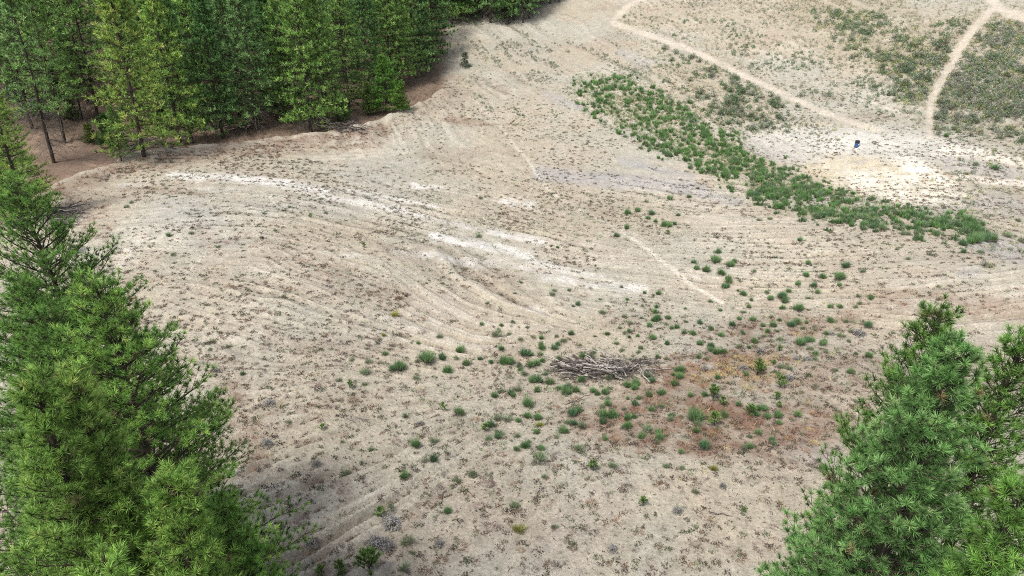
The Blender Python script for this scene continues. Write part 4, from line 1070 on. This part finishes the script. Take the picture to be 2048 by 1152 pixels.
def d_seed(x, y, z, r):
    m = masks(x, y, z); u, v = m['u'], m['v']
    return (r.random(len(x)) < np.clip(.22 - .3 * m['rl'] + .5 * fbm(x / 7, y / 7, 2, 307), 0, .6) * (.3 + .7 * (x > -10))) & ~in_wood(u, v) & (u > -40) & (u < 2090) & (v > 60) & (v < 1180) & (m['path'] < .3)
stubble(40000, 45, d_seed, ((-70, 90), (18, 125)), [(.24, .30, .17), (.19, .26, .13), (.30, .33, .22), (.26, .25, .18)], (.12, .42))
def d_belt(x, y, z, r):
    m = masks(x, y, z); u, v = m['u'], m['v']; ju = 16 * r.normal(size=len(u)); jv = 8 * r.normal(size=len(u))
    return (inpoly(u + ju, v + jv, DENSE) | (inpoly(u + ju, v + jv, THIN) & (r.random(len(u)) < .6))) & (fbm(x / 3, y / 3, 2, 309) > -.35)
stubble(26000, 46, d_belt, ((5, 62), (62, 118)), [(.20, .30, .12), (.15, .25, .09), (.25, .33, .15), (.30, .32, .18), (.32, .27, .18)], (.15, .5))
def d_scr(x, y, z, r):
    m = masks(x, y, z); u, v = m['u'], m['v']
    return (r.random(len(u)) < (u > 1230) * (v < 270) * (.25 + .5 * m['scrub'])) & (v > -30) & (u < 2110) & (m['path'] < .3) & (fbm(x / 4, y / 4, 2, 310) > -.25)
stubble(42000, 47, d_scr, ((12, 125), (92, 160)), [(.27, .30, .19), (.20, .26, .14), (.36, .31, .20), (.28, .22, .15), (.34, .35, .2)], (.2, .6))
def d_floor(x, y, z, r):
    m = masks(x, y, z); return (r.random(len(x)) < m['floor'] * .4) & (m['v'] > 90) & (m['u'] > -30)
stubble(16000, 44, d_floor, ((-90, -10), (84, 125)), [(.10, .12, .05), (.22, .15, .10), (.35, .28, .2)], (.1, .45))
o = mb.build('dry_grass', M_DRY); tag(o, 'short reddish and straw coloured stubble growing in patches', 'dry grass', kind='stuff')

# larger dry tufts, each one a thing
r = np.random.default_rng(9)
cu = r.uniform(430, 1640, 2400); cv = r.uniform(560, 1150, 2400); pp, ok = ground_at(cu, cv); m = masks(pp[:, 0], pp[:, 1], pp[:, 2]); cnt = 0
for q, u, v, rd, br, okk in zip(pp, cu, cv, m['red'], m['brk'], ok):
    if not okk or cnt >= 230: continue
    if u < 430 + (v - 560) * .28 or u > 1640 - max(0, v - 900) * .3: continue
    if min((q[0] - a) ** 2 + (q[1] - b) ** 2 for a, b in used_pts) < .8: continue
    if r.random() > .3 + rd: continue
    used_pts.append((q[0], q[1])); cnt += 1
    k = int(r.choice([0, 1, 4])) if rd < .2 else int(r.choice([0, 2, 3, 3]))
    o = bpy.data.objects.new('dry_tuft', TUFT[k]); COL.objects.link(o); s = r.uniform(.22, .75); o.location = q; o.rotation_euler = (0, 0, r.random() * 6.28); o.scale = (s, s * r.uniform(.7, 1), s * r.uniform(.35, .6))
    tag(o, 'dry grass tuft in the reddish stubble' if rd >= .2 else 'brown dry tuft on the bare sand %s' % ('left of the brush pile' if u < 1000 and v < 850 else 'above the brush pile' if v < 700 else 'on the slope under the brush pile'), 'dry tuft', 'dry tufts on the sand')

# ------------------------------------------------------------------ brush pile and other dead wood
STICK = []
for i in range(6):
    mb = MB(); rr = np.random.default_rng(400 + i); q = np.linspace(-.5, .5, 6)
    pts = np.c_[q, rr.normal(size=6) * .02, rr.normal(size=6) * .015]; rad = .014 * (1.1 - (q + .5) * .6)
    tube(mb, pts, rad, 6)
    a = pts[rr.integers(2, 6, 3)]; twigs(mb, a, a + np.c_[rr.uniform(.04, .10, 3), rr.normal(size=3) * .035, rr.uniform(.01, .06, 3)], .006)
    STICK.append(mb)
S_L = [m_.mesh('dead_branch', M_DEAD) for m_ in STICK]; S_D = [m_.mesh('dead_branch', M_DARKWOOD) for m_ in STICK]
def lay(u, v, up, L, az, pit, k, light, label, group, th=1.0):
    P, ok = ground_at([u], [v]); P = P[0]
    o = bpy.data.objects.new('dead_branch', (S_L if light else S_D)[k]); COL.objects.link(o)
    o.location = (P[0], P[1], P[2] + up); o.rotation_euler = (0, pit, az); o.scale = (L, L * th, L * th)
    tag(o, label, 'branch', group); return o
r = np.random.default_rng(21)
for i in range(190):
    t = r.random()
    if t < .62:      # left half: long poles lying side by side
        u = r.uniform(1135, 1235); v = 746 - (1240 - u) * .05 + r.normal() * 9; az = radians(r.normal(-18, 24)); L = r.uniform(.8, 2.9)
        lab = 'dead pole lying lengthwise in the left half of the brush pile'
    else:
        u = r.uniform(1215, 1310); v = r.uniform(722, 756); az = radians(r.uniform(-10, 150)); L = r.uniform(.8, 2.0); lab = 'crossed dead branch in the right half of the brush pile'
    hh = max(0, .45 * math.exp(-((u - 1200) / 70) ** 2))
    lay(u, v, .10 + r.random() * (hh + .12), L, az, r.normal() * .09, int(r.integers(6)), r.random() < .45, lab, 'branches of the brush pile', r.choice([.5, .7, .9, 1.3, 1.9]))
lay(1128, 737, .35, 3.2, radians(-38), .05, 1, True, 'longest pale pole jutting from the left end of the brush pile', None, 1.0)
lay(1325, 740, .12, 2.2, radians(2), .0, 2, True, 'pale stick reaching out at the right tip of the brush pile', None, 1.0)
lay(1155, 803, .12, 1.8, radians(28), -.1, 3, False, 'dark stick on the sand below the brush pile', None, 1.2)
lay(1440, 1031, .08, 1.0, radians(-14), 0, 4, False, 'short dark stick on cracked soil at the bottom', None, 1.8)
for i in range(12):
    lay(712 + r.uniform(-22, 22), 840 + r.uniform(-6, 6), .06 + .1 * r.random(), r.uniform(.5, 1.1), r.random() * 3.1, r.normal() * .1, int(r.integers(6)), r.random() < .5, 'twig in the small nest of dead twigs on the sand above the ruts', 'twigs of the small nest', 1.0)
for i in range(26):
    lay(135 + r.uniform(-22, 18), 440 + r.uniform(-14, 16), .1 + .7 * r.random(), r.uniform(1.4, 3.2), radians(r.uniform(-40, 70)), r.normal() * .2, int(r.integers(6)), r.random() < .4, 'dead log in the heap beside the yellow green pine at the left', 'logs of the left heap', 1.8)
for cx, cy, n_, lab in ((548, 240, 30, 'dark dead branch in the brush under the middle of the wood'), (690, 262, 26, 'thin dead branch in the brush at the bend of the berm'), (470, 262, 16, 'dead branch on the forest floor between front row trunks'), (300, 300, 14, 'dry fallen branch at the foot of the yellowish pine')):
    for i in range(n_):
        lay(cx + r.uniform(-35, 35), cy + r.uniform(-6, 4), .1 + .9 * r.random(), r.uniform(1.8, 4.2), radians(r.uniform(-30, 30) + 180 * (r.random() < .5)), r.normal() * .3, int(r.integers(6)), False, lab, 'fallen branches in the wood', 1.3)
# fine litter inside the pile
mb = MB(); P0, _ = ground_at([1200], [744])
n = 900; a = np.c_[P0[0, 0] + np.clip(r.normal(size=n), -1.8, 2) * 1.9, P0[0, 1] + r.normal(size=n) * .65, np.zeros(n)]; a[:, 2] = h_full(a[:, 0], a[:, 1]) + .02 + r.random(n) * .12
b = a + np.c_[r.normal(size=(n, 2)) * .3, r.normal(size=n) * .08]; twigs(mb, a, b, .012)
o = mb.build('twig_litter', M_TWIG); tag(o, 'dark fine twig litter inside the brush pile', 'twig litter', kind='stuff')

# ------------------------------------------------------------------ the drum on the clay pan
M_BLUE = mat_paint("blue_plastic", (.018, .065, .17), (.028, .09, .22), .45)
M_BLACK = mat_paint("black_plastic", (.012, .012, .014), (.03, .03, .033), .5)
M_LABEL = mat_paint("pale_label", (.34, .46, .62), (.42, .54, .70), .6)
P, _ = ground_at([1713], [294]); P = P[0]
root = empty('steel_drum', P); root.scale = (.92, .92, .9); tag(root, 'blue drum with black upper half standing alone on the pale clay pan', 'drum')
def lathe(mb, prof, sides=28):
    ph = np.linspace(0, 2 * pi, sides, endpoint=False); n = len(prof)
    v = np.array([[r_ * math.cos(p_), r_ * math.sin(p_), z_] for r_, z_ in prof for p_ in ph])
    i = np.arange(n - 1)[:, None] * sides + np.arange(sides)[None]; j = np.arange(n - 1)[:, None] * sides + (np.arange(sides)[None] + 1) % sides
    mb.add(v, np.stack([i, j, j + sides, i + sides], -1).reshape(-1, 4), (.1, .1, .1))
    return v
mb = MB(); lathe(mb, [(0.001, 0), (.30, 0), (.315, .015), (.315, .03), (.30, .045), (.30, .2), (.312, .225), (.30, .25), (.30, .5), (.312, .52), (.30, .54), (.30, .56), (.001, .56)]); mb.build('body', M_BLUE, root)
mb = MB(); lathe(mb, [(.001, .562), (.304, .562), (.304, .74), (.312, .76), (.304, .78), (.304, .87), (.318, .885), (.318, .905), (.302, .91), (.295, .89), (.001, .885)]); up = mb.build('upper_half', M_BLACK, root)
mb = MB(); lathe(mb, [(.001, .892), (.035, .892), (.035, .915), (.001, .915)], 12); lid = mb.build('bung', M_BLUE, up); lid.location = (.14, .08, 0)
mb = MB(); ph = np.linspace(radians(-95), radians(-15), 10); v = []
for z_ in (.30, .50):
    for p_ in ph: v.append((.314 * math.cos(p_), .314 * math.sin(p_), z_))
f = [(i, i + 1, i + 11, i + 10) for i in range(9)]; mb.add(np.array(v), np.array(f), (.6, .7, .8)); mb.build('label_panel', M_LABEL, root)
bpy.context.view_layer.update()
